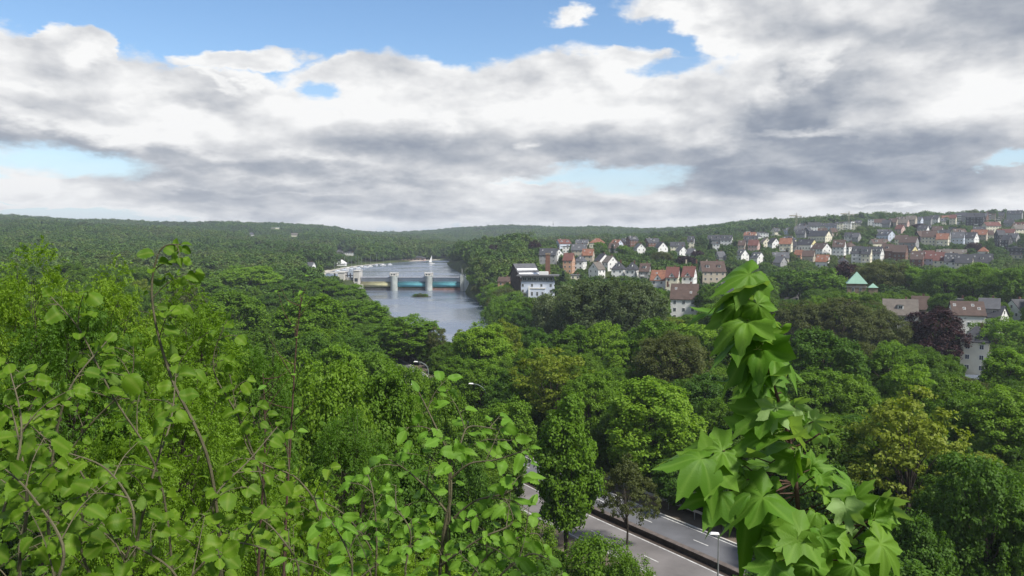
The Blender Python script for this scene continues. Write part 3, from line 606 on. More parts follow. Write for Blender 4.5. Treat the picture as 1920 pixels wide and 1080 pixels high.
# rows: (row name, [(px, top, width_px, rot, wall, roof, storeys, form, depth_m, extras)])
ROWS = [
('on the riverside shoulder', 440, 900, [
 (1028,466,34,-8,'grey','slate',3,'gable',10,dict(sky=2)),(1045,467,14,-60,'white','pale',2,'gable',9,{}),(1061,461,13,0,'white','felt',2,'flat',8,{}),
 (1067,475,23,-12,'peach','red',3,'gable',10,dict(chim=2)),(1086,458,30,-8,'beige','pale',2,'gable',10,dict(sky=3,chim=2)),(1088,478,25,-15,'white','pale',2,'hip',11,dict(dorm=1)),
 (1103,467,24,-10,'beige','orange',2,'gable',10,dict(sky=2)),(1119,492,20,42,'white','beige',2,'gable',9,{}),(1130,476,20,-50,'white','slate',2,'gable',10,{}),(1144,480,15,-48,'white','beige',2,'gable',9,{}),
 (1151,456,20,-10,'grey','brown',2,'gable',9,dict(dorm=1)),(1160,490,27,-8,'white','slate',2,'hip',12,dict(dorm=1,sky=1)),(1186,491,27,-14,'white','slate',2,'hip',12,dict(dorm=1)),
 (1199,457,9,-60,'white','pale',2,'gable',8,{}),(1210,494,18,-8,'grey','brown',2,'gable',10,dict(dorm=1,bal=1)),(1239,454,18,-50,'white','slate',2,'gable',10,{}),(1080,514,18,-5,'cream','felt',1,'flat',8,{})]),
('in the valley centre', 230, 640, [
 (1237,507,34,-10,'white','orange',2,'gable',11,dict(crossg=1,sky=1)),(1262,501,26,-6,'cream','red',3,'gable',11,dict(crossg=1,gable_m='white')),(1293,500,28,-10,'white','red',3,'gable',11,dict(crossg=1,gable_m='white')),
 (1335,490,50,12,'beige','brown',3,'gable',12,dict(chim=4,dorm=2)),(1285,533,52,-4,'white','brown',3,'gable',12,dict(chim=3,sky=2)),(1284,561,58,0,'grey','felt',1.5,'flat',14,{}),
 (1383,525,54,-5,'beige','slate',2,'gable',12,dict(dorm=1,sky=3)),(1484,535,40,-4,'grey','felt',2.5,'flat',10,{})]),
('on the green back slope', 480, 900, [
 (1277,462,13,-50,'white','pale',1.5,'gable',8,{}),(1295,443,14,-8,'grey','slate',2,'gable',9,dict(dorm=1)),(1294,453,12,0,'cream','felt',2,'flat',8,{}),(1296,466,14,-20,'white','pale',1,'gable',9,{}),
 (1338,441,24,-6,'grey','slate',2,'gable',10,dict(dorm=2)),(1342,456,8,0,'white','felt',3,'flat',7,{}),(1350,472,22,25,'grey','pale',1,'gable',9,{}),(1362,441,22,-8,'white','slate',2,'gable',10,dict(dorm=2)),
 (1391,451,14,-10,'beige','brown',2,'gable',9,dict(sky=1)),(1391,468,25,-38,'white','pale',1.5,'gable',9,dict(dorm=1)),(1407,442,26,-6,'grey','slate',2,'gable',10,dict(dorm=2)),(1413,450,22,-12,'pink','red',2,'gable',10,dict(chim=2)),
 (1420,473,28,-38,'white','pale',1.5,'gable',9,dict(dorm=2)),(1408,491,8,-50,'white','beige',1,'gable',7,{}),(1435,446,8,-60,'cream','beige',2,'gable',8,{}),(1450,447,14,-45,'white','slate',2,'gable',9,{})]),
('in the lower hillside street', 420, 850, [
 (1463,481,15,-30,'grey','pale',1.5,'gable',9,{}),(1473,447,24,-8,'cream','orange',3,'gable',10,dict(chim=2,bal=1)),(1486,453,15,-6,'grey','slate',2,'gable',9,{}),(1498,469,15,-20,'peach','orange',1,'gable',8,{}),
 (1512,449,38,-32,'white','slate',2.5,'gable',10,dict(gable_m='yellow',sky=2)),(1516,470,24,-10,'beige','brown',1.5,'gable',9,{}),(1539,456,36,-42,'white','brown',2,'gable',10,dict(sky=3)),(1543,478,26,-12,'white','orange',1.5,'gable',10,dict(sky=3)),
 (1573,450,24,-8,'white','brown',3,'gable',12,dict(sky=2,dorm=1)),(1580,482,20,-12,'grey','slate',1,'hip',9,{}),(1592,453,20,-30,'white','brown',2,'hip',11,{}),(1608,462,22,-6,'white','slate',3,'gable',11,dict(dorm=2,bal=2)),
 (1625,463,18,-8,'cream','slate',3,'gable',11,dict(dorm=1,bal=1)),(1643,463,26,-14,'white','slate',2,'gable',11,dict(dorm=3)),(1664,458,22,-6,'brick','brown',2.5,'gable',11,dict(dorm=1)),(1688,460,26,-10,'brick','brown',2.5,'gable',11,dict(chim=2)),
 (1704,461,34,-32,'yellow','slate',2,'gable',11,dict(gable_m='yellow',sky=2)),(1720,471,24,-6,'brick','brown',2,'gable',12,dict(sky=3)),(1741,470,21,-6,'blue','red',2,'gable',12,dict(sky=2)),(1761,473,21,-6,'cream','red',2,'gable',12,dict(sky=2)),
 (1783,475,22,-4,'white','slate',2,'gable',12,dict(sky=5)),(1808,477,30,-5,'cream','slate',2,'gable',12,dict(sky=2)),(1842,476,36,-6,'grey','slate',2,'gable',12,dict(sky=3,dorm=1)),(1908,477,30,0,'cream','felt',1,'flat',10,{})]),
('in the upper hillside street', 560, 980, [
 (1500,431,20,-10,'grey','slate',2,'gable',9,dict(sky=2)),(1513,427,11,50,'dark','slate',2,'gable',8,{}),(1536,433,42,-32,'cream','slate',2.5,'gable',11,dict(gable_m='cream')),(1541,428,18,-10,'grey','brown',1.5,'gable',9,dict(sky=1)),
 (1560,428,14,25,'beige','brown',2,'gable',9,{}),(1573,418,10,0,'cream','felt',3,'flat',9,dict(bal=1)),(1586,417,14,0,'white','felt',3,'flat',9,dict(bal=2)),(1600,418,8,0,'cream','felt',3,'flat',9,{}),
 (1590,436,16,-10,'white','slate',2,'gable',9,dict(crossg=1)),(1605,437,15,-20,'grey','pale',2,'gable',9,{}),(1703,444,34,-15,'grey','brown',2,'gable',11,dict(sky=1)),(1722,434,20,35,'dark','brown',2,'gable',10,dict(gable_m='dark')),
 (1741,433,26,-6,'cream','brown',3,'gable',12,dict(sky=1)),(1766,438,22,-6,'cream','orange',2.5,'gable',11,dict(sky=1,bal=1)),(1770,431,20,-8,'grey','slate',3,'gable',10,{}),(1795,435,22,-6,'blue','pale',2.5,'gable',11,dict(sky=2)),
 (1819,436,26,-20,'white','slate',2,'gable',11,dict(sky=2)),(1834,431,28,-8,'beige','orange',2,'gable',10,dict(sky=2)),(1783,468,50,-3,'beige','beige',1.5,'gable',9,dict(sky=3)),(1843,463,18,-8,'white','orange',1.5,'hip',9,{}),
 (1873,432,18,20,'dark','slate',4,'gable',9,dict(bal=2)),(1886,441,14,-20,'dark','slate',3,'gable',9,dict(bal=1)),(1899,438,20,-20,'grey','pale',1.5,'gable',9,{}),(1905,464,34,0,'dark','felt',2,'flat',10,{})]),
('on the hilltop', 700, 1150, [
 (1631,411,11,0,'white','felt',3,'flat',9,{}),(1647,411,18,0,'white','brown',2,'gable',9,{}),(1660,413,16,-10,'grey','slate',2,'gable',9,{}),(1673,410,18,-15,'beige','brown',2,'gable',10,dict(sky=1)),
 (1686,422,18,-25,'pink','red',2,'gable',9,{}),(1692,411,20,-15,'pink','beige',2,'gable',10,{}),(1706,405,20,-12,'beige','beige',3,'gable',10,dict(sky=1)),(1719,407,18,-20,'blue','pale',2,'gable',9,{}),
 (1738,406,16,-15,'grey','slate',2,'gable',9,{}),(1750,404,16,-10,'white','slate',2,'gable',9,dict(sky=1)),(1769,398,17,-8,'cream','orange',1.5,'gable',9,{}),(1784,403,12,-6,'cream','red',3,'gable',9,{}),
 (1799,399,18,-4,'grey','slate',3,'gable',10,dict(bal=3)),(1816,400,14,-4,'dark','slate',4,'gable',10,{}),(1832,400,18,-8,'dark','slate',4,'gable',10,dict(bal=1)),(1855,397,16,-4,'beige','brown',3,'gable',10,dict(bal=3)),
 (1872,398,14,-6,'beige','slate',3,'gable',10,dict(bal=2)),(1899,395,26,-8,'grey','slate',3,'gable',10,dict(dorm=3))]),
('behind the big copper beech', 200, 420, [
(1802,559,13,0,'grey','felt',3,'flat',7,{}),(1815,566,62,12,'white','brown',2.6,'gable',9,dict(sky=4,chim=0)),(1858,560,32,0,'grey','pale',3,'gable',7,{}),
 (1870,574,22,-20,'white','slate',2,'gable',8,{}),(1912,562,30,45,'white','slate',2,'gable',9,{}),(1836,612,50,-4,'cream','slate',3,'hip',10,{}),(1690,562,60,3,'grey','beige',2,'gable',11,dict(dorm=1)),(1728,556,28,-4,'cream','brown',2,'gable',10,{}),(1590,567,30,-6,'peach','beige',2,'gable',9,{})]),
]
FORMW = dict(gable='gabled', hip='hipped', flat='flat-roofed')
ORD = ['first','second','third','fourth','fifth','sixth','seventh','eighth','ninth','tenth','eleventh','twelfth','thirteenth','fourteenth','fifteenth','sixteenth','seventeenth','eighteenth','nineteenth']
for t_, tt in (('twent', 'twenty'), ('thirt', 'thirty'), ('fort', 'forty'), ('fift', 'fifty'), ('sixt', 'sixty')): ORD += [t_ + 'ieth'] + [tt + '-' + ORD[k] for k in range(9)]
WALLW = dict(blue='pale blue', dark='dark clad', peach='peach')
for row, lo, hi, hs_ in ROWS:
    hs_ = sorted(hs_, key=lambda h: h[0])
    for i, (px, py, wpx, rot, wm_, rk, st, form, dp, ex) in enumerate(hs_):
        pitch = 42 if form == 'gable' else 38
        H = st*2.8 + (dp/2*math.tan(R(pitch)) if form != 'flat' else .5)
        D = solve_D(px, py, H, lo, hi)
        Wm = wpx*D/F; c, s_ = abs(math.cos(R(rot))), abs(math.sin(R(rot)))
        Lm = max(5.5, (Wm - dp*s_)/max(c, .5)); x = at_D(px, D); z = hz(x, D)
        # keep the roof line where the photograph has it when the ground cannot reach it
        zt = CAM.z - (py - Y0)/F*D; st2 = st; dzz = zt - (z + H)
        base = z + max(-3.0, min(dzz, 2.6))
        word = WALLW.get(wm_, wm_)
        rf = 'flat roof' if form == 'flat' else f'{ROOFW[rk]} {"hipped" if form=="hip" else "gabled"} roof'
        if not row.startswith('on') and not row.startswith('behind'): rf = rf.replace(' gabled', '')
        lab = f'{word} house with {rf}, {ORD[i]} from left {row}'
        nm = 'apartment_house' if st >= 3 or form == 'flat' else 'house'
        house(nm, (x, D, base), R(rot) - math.atan2(x, D), Lm, dp, st, form, wm_, rk, pitch, label=lab, cat='house', group='houses ' + row, **ex)
        FOOT.append((x, D, max(Lm, dp)/2+1.0))
        hp = H/D*F; PROT.append((px-wpx*.46, py+hp*.03, px+wpx*.46, py+hp*(.97 if row.startswith('behind') else .85), D-6))
rgh = random.Random(5); spots = []
for _ in range(2600):
    if len(spots) >= 62: break
    px = rgh.uniform(1010, 1915) if rgh.random() < .3 else rgh.uniform(1400, 1915); D = rgh.uniform(540, 1010); x = at_D(px, D)
    if px < 1400 and D > 760: continue
    if any(math.hypot(x-a_, (D-b_)*.8) < c_ + 8.5 for a_, b_, c_ in FOOT): continue
    z = hz(x, D); form = rgh.choice(['gable','gable','gable','hip','flat' if rgh.random() < .5 else 'gable']); st = rgh.choice([1.5,2,2,2.5,3]); dp = rgh.uniform(8, 10)
    H = st*2.8 + (dp/2*.9 if form != 'flat' else .5); ty = Y0 + (CAM.z-z-H)/D*F; by = Y0 + (CAM.z-z)/D*F; Lm = rgh.uniform(8, 15); hw = Lm/2/D*F
    # a new house may not stand in front of one already placed
    if any(p[4] > D and p[0] < px+hw and p[2] > px-hw and p[1] < by-2 and p[3] > ty for p in PROT): continue
    spots.append((px, D, x, z, form, st, dp, Lm, ty, by, hw)); FOOT.append((x, D, max(Lm, dp)/2+1)); PROT.append((px-hw*.9, ty, px+hw*.9, ty+(by-ty)*.8, D-6))
spots.sort()
nb = {}
for (px, D, x, z, form, st, dp, Lm, ty, by, hw) in spots:
    zn = 'shoulder gardens' if px < 1400 else 'low hillside gardens' if D < 700 else 'high hillside gardens'
    wk = rgh.choice(['white','white','white','cream','cream','grey','beige','blue','brick']); rk = rgh.choice(['slate','slate','pale','brown','brown','beige','slate','slate','pale','red','orange'])
    nb[zn] = nb.get(zn, -1) + 1
    rf = 'flat roof' if form == 'flat' else ROOFW[rk] + ' roof'
    house('house', (x, D, z), R(rgh.choice([-40,-15,-8,5,30])) - math.atan2(x, D), Lm, dp, st, form, wk, 'felt' if form == 'flat' else rk, 40, dorm=rgh.choice([0,0,1,2]), sky=rgh.choice([0,1,2]), chim=rgh.choice([1,1,2]),
          label=f'{WALLW.get(wk, wk)} house with {rf}, {ORD[nb[zn]]} from left in the {zn}', group='houses in the ' + zn)
# ------------------------------------------------------------------ mill on the river bank
def lbl(n, loc, rz, label, cat): e = empty(n, loc, rz); tag(e, label, cat); return e
D = 392.0; zz = 7.0
e = lbl('mill_wing', (at_D(985, 405), 405, zz), R(28), 'tall dark timbered building with steep slate roof and two bright roof strips by the river', 'building')
L, dpt, hh = 12, 11, 14.5
MB().add([(-6,-5.5,-5),(6,-5.5,-5),(6,5.5,-5),(-6,5.5,-5),(-6,-5.5,10.5),(6,-5.5,10.5),(6,5.5,10.5),(-6,5.5,10.5),(-6,1.5,16.5),(6,1.5,16.5)],[(0,1,5,4),(2,3,7,6),(1,2,6,9,5),(3,0,4,8,7)]).build('wall', plain('wall_dark_timber', (.065,.048,.045), .9, .3, .6), e)
rf = MB().add([(-6.5,-6.2,9.9),(6.5,-6.2,9.9),(6.5,1.5,16.7),(-6.5,1.5,16.7),(-6.5,6,10.2),(6.5,6,10.2),(-6.5,-6.2,9.6),(6.5,-6.2,9.6)],[(0,1,2,3),(3,2,5,4),(6,7,1,0)]).build('roof', SLATE2, e)
for u in (.18, .5):
    y0, z0 = -6.2+7.7*u, 9.9+6.8*u
    MB().add([(-5.8,y0,z0+.06),(5.8,y0,z0+.06),(5.8,y0+1.0,z0+.95),(-5.8,y0+1.0,z0+.95),(-5.8,y0,z0-.04),(5.8,y0,z0-.04)],[(0,1,2,3),(4,5,1,0)]).build('roof_light', plain('roof_light_white', (.75,.76,.78), .4, .05), rf)
for k in range(3):
    b_ = MB().box(-6.2, 6.2, -7.0, -5.52, 1.2+k*3.1, 1.45+k*3.1).build('balcony', BARK, e)
    for q in range(4): window(e, -4.4+q*2.9, -5.54, 1.9+k*3.1, 0, 1.4, 1.5)
e = lbl('mill_building', (at_D(1003, 385), 385, zz-3), R(-6), 'tall white riverside block with flat grey roof and glazed top storey', 'building')
MB().box(-6.5, 9.5, -5, 6, -6, 11.5).box(-2.5, 5.5, -8.0, -5, -6, 8.2).build('wall', WALLS['blue'], e)
MB().box(-6.3, 9.3, -4.8, 5.8, 11.5, 14.2).build('top_storey', plain('wall_top_dark', (.16,.17,.18), .7, .2), e)
rf = MB().box(-8.6, 12, -6.6, 7, 14.2, 14.75).build('roof', FLATR, e); MB().box(2, 6.5, 0, 4, 14.75, 16.2).build('roof_house', WALLS['white'], rf)
MB().box(-2.75, 5.75, -8.2, -5.01, 8.2, 8.5).build('ledge', CONCP, e)
MB().box(-2.6,-1.9,-8.4,-7.8,-6,9.6).build('corner_pier', WALLS['white'], e)
for f_ in range(4):
    for q in range(4): window(e, -5.6+q*4.6 if f_ < 3 or 1 else 0, -5.03, .6+f_*2.8, 0, 1.1, 1.5)
for q in range(3):
    window(e, -.8+q*2.6, -8.03, 4.8, 0, 1.0, 2.0); window(e, -.8+q*2.6, -8.03, .8, 0, 1.0, 2.0)
for q in range(6): window(e, -4.8+q*2.6, -4.83, 12.0, 0, 1.8, 1.7)
e = lbl('brick_chimney', (at_D(1027, 398), 398, zz-2), 0, 'tall square brown brick chimney behind the white riverside block', 'chimney')
MB().add([(-1.6,-1.6,-4),(1.6,-1.6,-4),(1.6,1.6,-4),(-1.6,1.6,-4),(-1.1,-1.1,23.5),(1.1,-1.1,23.5),(1.1,1.1,23.5),(-1.1,1.1,23.5)],[(0,1,5,4),(1,2,6,5),(2,3,7,6),(3,0,4,7),(4,5,6,7)]).build('shaft', WALLS['brick'], e)
MB().box(-1.3,1.3,-1.3,1.3,23.5,24.3).build('cap', WALLS['stone'], e)
house('house', (at_D(947, 420), 420, 8.0), R(-14), 6.5, 6, 2, 'gable', 'peach', 'brown', 36, label='small peach house with brown roof left of the dark timbered building', cat='house')
PROT += [(953,497,1042,556,372),(936,518,954,540,410),(1020,492,1032,512,390)]; FOOT += [(at_D(1003,385),388,16),(at_D(985,405),405,10),(at_D(947,420),420,7)]
# ------------------------------------------------------------------ church
Dc = 300.0; xc = at_D(1607, Dc); zc = hz(xc, Dc)
e = lbl('church_tower', (xc, Dc, zc), R(-21), 'square brown stone church tower under a pale green copper pyramid roof', 'church tower')
zt = CAM.z - (509-Y0)/F*Dc - zc; ze = CAM.z - (531-Y0)/F*Dc - zc; hw = 17.5/F*Dc
MB().box(-hw+.3, hw-.3, -hw+.3, hw-.3, -2, ze).build('wall', WALLS['stone'], e)
MB().box(-hw+.1, hw-.1, -hw+.1, hw-.1, ze-1.4, ze-1.1).build('string_course', CONC, e)
MB().add([(-hw-.2,-hw-.2,ze),(hw+.2,-hw-.2,ze),(hw+.2,hw+.2,ze),(-hw-.2,hw+.2,ze),(0,0,zt)],[(0,1,4),(1,2,4),(2,3,4),(3,0,4),(3,2,1,0)]).build('roof', COPPERG, e)
for q in (-1.3, 1.3): window(e, q, -hw+.28, ze-3.2, 0, .9, 1.6)
MB().tube([(0,0,zt-.2),(0,0,zt+1.4)], .06, 4).tube([(-.4,0,zt+.9),(.4,0,zt+.9)], .05, 4).build('cross', DARKM, e)
D2 = 296.0; x2 = at_D(1638, D2); z2 = hz(x2, D2); zt = CAM.z-(531-Y0)/F*D2-z2; ze = CAM.z-(539-Y0)/F*D2-z2
e = lbl('stair_turret', (x2, D2, z2), R(-21), 'small stone turret with green copper cap beside the church tower', 'turret')
MB().box(-1.6,1.6,-1.6,1.6,-2,ze).build('wall', WALLS['stone'], e)
MB().add([(-1.85,-1.85,ze),(1.85,-1.85,ze),(1.85,1.85,ze),(-1.85,1.85,ze),(0,0,zt)],[(0,1,4),(1,2,4),(2,3,4),(3,0,4),(3,2,1,0)]).build('roof', COPPERG, e)
house('church_hall', (at_D(1640, 304), 308, hz(at_D(1640,308), 308)), R(6), 11, 8, 2, 'gable', 'stone', 'beige', 40, chim=0, label='low stone hall behind the church turret', cat='hall')
PROT += [(1589,508,1626,543,290),(1629,531,1649,547,288)]; FOOT += [(xc,Dc,6),(x2,D2,3),(at_D(1640,308),308,7)]
# ------------------------------------------------------------------ far buildings, cranes, mast, boats
Dv = 1620.0; xv = at_D(507, Dv); zv = CAM.z - (434-Y0)/F*Dv
e = lbl('hilltop_villa', (xv, Dv, zv), R(-8), 'long pale villa with flat upper storey on the far wooded ridge', 'villa')
MB().box(-17,17,-9,9,-12,7.5).build('wall', WALLS['cream'], e); MB().box(-17.6,17.6,-9.6,9.6,7.5,8.4).build('roof', plain('roof_copper_pale', (.42,.46,.44), .7), e)
MB().box(-21,-17,-8,8,-12,1.2).box(17,21,-8,8,-12,1.2).box(-21,21,-12,-9,-12,.4).build('wing', WALLS['beige'], e)
for f_ in range(2):
    for q in range(5): window(e, -14+q*7.0, -9.05, 1.2+f_*3.2, 0, 1.6, 2.2)
PROT.append((476,429,545,441,1500)); FOOT.append((xv, Dv, 26))
def small_house(px, py, D, w, wallk, roofk, st, label, form='gable', up=0):
    x = at_D(px, D); z = CAM.z - (py-Y0)/F*D - (st*2.8+ (3.5 if form=='gable' else .5)) + up
    house('house', (x, D, z), R(-10), w, 8, st, form, wallk, roofk, 38, label=label, cat='house')
    FOOT.append((x, D, w/2+2)); PROT.append((px-w/D*F/2, py, px+w/D*F/2, py+8, D-5))
small_house(473,436,1600,16,'white','pale',1,'low white house left of the hilltop villa')
small_house(552,437,1640,18,'cream','beige',1,'low pale house right of the hilltop villa')
small_house(636,468,1150,14,'white','pale',2,'white house among the woods above the marina')
small_house(657,473,1080,16,'white','felt',1,'flat white house right of the one above the marina', 'flat')
small_house(581,491,640,7,'white','pale',3,'narrow bright white house standing left of the lake shore')
e = lbl('boathouse', (at_D(776, 1010), 1010, 9.6), R(-4), 'long lakeside pavilion with low arched roof on the far shore', 'pavilion')
MB().box(-15,15,-5,5,-2,3).build('wall', WALLS['pink'], e)
n=10; pts=[(-16+32*k/n, 3+2.6*math.sin(math.pi*k/n)) for k in range(n+1)]
MB().add([(x,-6,z) for x,z in pts]+[(x,6,z) for x,z in pts],[(k,k+1,n+2+k,n+1+k) for k in range(n)]+[tuple(range(n,-1,-1)),tuple(range(n+1,2*n+2))]).build('roof', SLATE2, e)
for q in range(6): window(e, -12+q*4.8, -5.04, .6, 0, 2.6, 1.5)
PROT.append((762,481,792,491,960)); FOOT.append((at_D(776,1010),1010,17))
e = lbl('marquee', (at_D(641, 768), 768, 9.8), 0, 'white peaked tent by the marina', 'tent')
MB().box(-4,4,-4,4,0,3).build('side', FRAME, e); MB().add([(-4.6,-4.6,3),(4.6,-4.6,3),(4.6,4.6,3),(-4.6,4.6,3),(0,0,7)],[(0,1,4),(1,2,4),(2,3,4),(3,0,4),(3,2,1,0)]).build('roof', FRAME, e)
PROT.append((632,484,650,494,700))
# promenade along the lake's left shore
pm_ = [(-143,590),(-148,615),(-154,650),(-160,739),(-160,790),(-152,862),(-138,935),(-120,994),(-97,1046)]
mb = MB(); q = smooth_line(pm_, 6); nn = np.gradient(q, axis=0); nn /= np.linalg.norm(nn, axis=1)[:,None]
V = [(p[0], p[1], 9.45) for p in q] + [(p[0]+6*-n_[1], p[1]+6*n_[0], 9.75) for p, n_ in zip(q, nn)]; V += [(p[0], p[1], 7) for p in q]
k = len(q); mb.add(V, [(i,i+1,k+i+1,k+i) for i in range(k-1)] + [(2*k+i,2*k+i+1,i+1,i) for i in range(k-1)])
tag(mb.build('path', plain('promenade', (.42,.39,.33), .9, .2, .2)), 'pale promenade along the lake shore', kind='structure')
def boat(x, y, rz, L, mast, sail, label, group=None, cover=0):
    e = empty('sailing_boat', (x, y, 9.0), rz); tag(e, label, 'boat', group); w_ = L*.16
    hp_ = [(-L/2,-w_),(L*.1,-w_*1.1),(L*.38,-w_*.55),(L/2,0),(L*.38,w_*.55),(L*.1,w_*1.1),(-L/2,w_)]
    MB().add([(a*.92,b_*.7,-.3) for a,b_ in hp_]+[(a,b_,.75) for a,b_ in hp_],[tuple(range(6,-1,-1)),tuple(range(7,14))]+[(i,(i+1)%7,7+(i+1)%7,7+i) for i in range(7)]).build('hull', FRAME, e)
    MB().box(-L*.2, L*.18, -w_*.6, w_*.6, .75, 1.25).build('cabin', WALLS['blue'] if cover else FRAME, e)
    if mast: MB().tube([(L*.08,0,.7),(L*.08,0,mast)], .09, 5).tube([(L*.08,0,1.9),(-L*.38,0,1.9)], .07, 5).build('mast', STEEL, e)
    if sail: MB().add([(L*.06,0,2),(-L*.38,.5,2),(L*.06,0,mast-.3),(L*.06,.06,2),(-L*.38,.56,2),(L*.06,.06,mast-.3)],[(0,1,2),(5,4,3)]).build('sail', WALLS['white'], e)
p = G(836*1.0-27, 495, 9); boat(p.x, p.y, .5, 8, 10, True, 'small boat under white sail out on the lake')
k = 0
for (px, py, L) in [(622,512,7),(629,508,8),(634,511,7),(641,506,9),(648,503,8),(655,504.5,7),(662,501.5,9),(668,503,7),(674,499.8,8),(681,500.5,7),(690,499,8),(702,497,8),(714,496.5,7),(727,495.5,7)]:
    p = G(px+4, py+1, 9); boat(p.x, p.y, .4+.5*(k % 3), L, 9.5 + (k % 4), False, f'moored boat with bare mast, {ORD[k]} from left in the row along the marina shore', 'boats moored along the marina', cover=k % 2); k += 1
def crane(px, py_top, py_bot, jibpx, D, label):
    x = at_D(px, D); zt = CAM.z-(py_top-Y0)/F*D; zb = CAM.z-(py_bot-Y0)/F*D - 12; e = empty('tower_crane', (x, D, zb)); e.rotation_euler.z = -math.atan2(x, D); tag(e, label, 'crane', 'cranes on the skyline'); h = zt - zb
    m_ = MB(); w_ = .6
    for a in (-w_, w_):
        for b_ in (-w_, w_): m_.box(a-.17,a+.17,b_-.17,b_+.17,0,h)
    for k in range(int(h/2.2)):
        z = k*2.2; s_ = 1 if k % 2 else -1
        m_.tube([(-w_*s_,-w_,z),(w_*s_,-w_,z+2.2)], .10, 4).tube([(-w_*s_,w_,z),(w_*s_,w_,z+2.2)], .10, 4).tube([(-w_,-w_*s_,z),(-w_,w_*s_,z+2.2)], .10, 4)
    CR = plain('crane_grey_yellow', (.36,.33,.25), .6, .1); m_.build('mast', CR, e); J = jibpx*D/F; s = 1 if J > 0 else -1; j = MB()
    j.tube([(-s*5,0,h-2.2),(J,0,h-1.6)], .36, 4).tube([(-s*5,.8,h-2.2),(J,.8,h-1.6)], .36, 4).tube([(0,.4,h-.9),(J,.4,h-1.1)], .25, 4)
    n_ = int(abs(J)/2.5)
    for k in range(n_): j.tube([(J*k/n_,0,h-2),(J*(k+.5)/n_,.4,h-1),(J*(k+1)/n_,.8,h-2)], .08, 3)
    j.build('jib', CR, e); MB().tube([(0,0,h-2),(0,0,h+1.6)], .2, 4).tube([(0,0,h+1.6),(J*.6,.4,h-1)], .07, 3).tube([(0,0,h+1.6),(-s*5,.4,h-2)], .07, 3).build('apex', CR, e)
    MB().box(min(-s*5,-s*3.4),max(-s*5,-s*3.4),-.6,1.2,h-3.6,h-2.2).build('counterweight', CONC, e)
crane(1491.5, 402, 432, -13, 800, 'left one of two tower cranes above the hill with its jib pointing left')
crane(1589.5, 398.5, 414, -15, 820, 'right one of two tower cranes on the skyline above the flat-roofed houses')
PROT += [(1488,400,1495,425,700),(1586,396,1593,410,700)]
D = 2700.0; e = lbl('radio_mast', (at_D(1037,D), D, CAM.z-(428-Y0)/F*D), 0, 'thin radio mast far away on the wooded skyline', 'mast')
MB().tube([(0,0,-10),(0,0,26)], [.9,.5], 5).build('shaft', CONC, e); MB().box(-2.2,2.2,-2.2,2.2,13,16).build('antenna_platform', CONC, e)
# ------------------------------------------------------------------ tree meshes
def sphere_pts(n, rg): 
    v = rg.normal(size=(n, 3)); return v/np.linalg.norm(v, axis=1)[:, None]
def basis(nrm, rg):
    n = len(nrm); a = rg.normal(size=(n, 3)); x = np.cross(a, nrm); x /= np.linalg.norm(x, axis=1)[:, None] + 1e-9
    return x, np.cross(nrm, x), nrm
def leaves_at(pos, nrm, size, rg, aspect=.62, fold=.18, axis=None):
    """one kite leaf (two triangles, folded on its midrib) at every position"""
    if axis is None: x, y, z = basis(nrm, rg)
    else:
        y = axis/np.linalg.norm(axis, axis=1)[:, None]; x = np.cross(y, nrm); x /= np.linalg.norm(x, axis=1)[:, None]+1e-9; z = np.cross(x, y)
    s = size[:, None] if hasattr(size, '__len__') else np.full((len(pos), 1), size)
    tmpl = [(0, -.5, 0), (aspect/2, -.05, fold), (0, .5, 0), (-aspect/2, -.05, fold)]
    V = np.stack([pos + (x*a + y*b + z*c)*s for a, b, c in tmpl], 1).reshape(-1, 3)
    i = np.arange(len(pos))*4
    return V, np.stack([i, i+1, i+2, i+3], 1)
def crown_pts(seed, Rr, Hh, zc, nl, lr, nc, cr, nk, up=.42, flat=1.0, low=-.45, jit=.18, shape=1.0):
    rg = np.random.default_rng(seed); d = sphere_pts(nl*4, rg); d = d[d[:, 2] > low]
    # spread lobes: greedy farthest
    sel = [0]
    dm = np.linalg.norm(d - d[0], axis=1)
    while len(sel) < min(nl, len(d)):
        k = int(np.argmax(dm*(.8+.4*rg.random(len(d))))); sel.append(k); dm = np.minimum(dm, np.linalg.norm(d - d[k], axis=1))
    d = d[sel]; rad = .62 + jit*rg.random(len(d))*1.3
    taper = 1.0 - (1.0 - shape)*np.clip(d[:, 2:3], 0, 1)
    lc = d*rad[:, None]*np.array([Rr, Rr, Hh])*np.concatenate([taper, taper, np.ones_like(taper)], 1) + np.array([0, 0, zc])
    lrad = lr*Rr*(.7+.6*rg.random(len(d)))
    cc = sphere_pts(len(d)*nc, rg); L = np.repeat(np.arange(len(d)), nc)
    cc = cc + d[L]*.45 + np.array([0, 0, .08]); cc /= np.linalg.norm(cc, axis=1)[:, None]
    cp = lc[L] + cc*lrad[L][:, None]*(.8+.35*rg.random((len(L), 1)))
    n = len(cp); K = np.repeat(np.arange(n), nk)
    b = sphere_pts(n*nk, rg)*(rg.random((n*nk, 1))**.45)*cr*(.65+.7*rg.random((n, 1)))[K]
    b[:, 2] *= flat
    pos = cp[K] + b
    nrm = cc[K]*.45 + np.array([0, 0, up]) + b/(cr+1e-6)*.35 + rg.normal(size=(n*nk, 3))*.42
    nrm /= np.linalg.norm(nrm, axis=1)[:, None]
    return rg, pos, nrm, lc, cc[K]
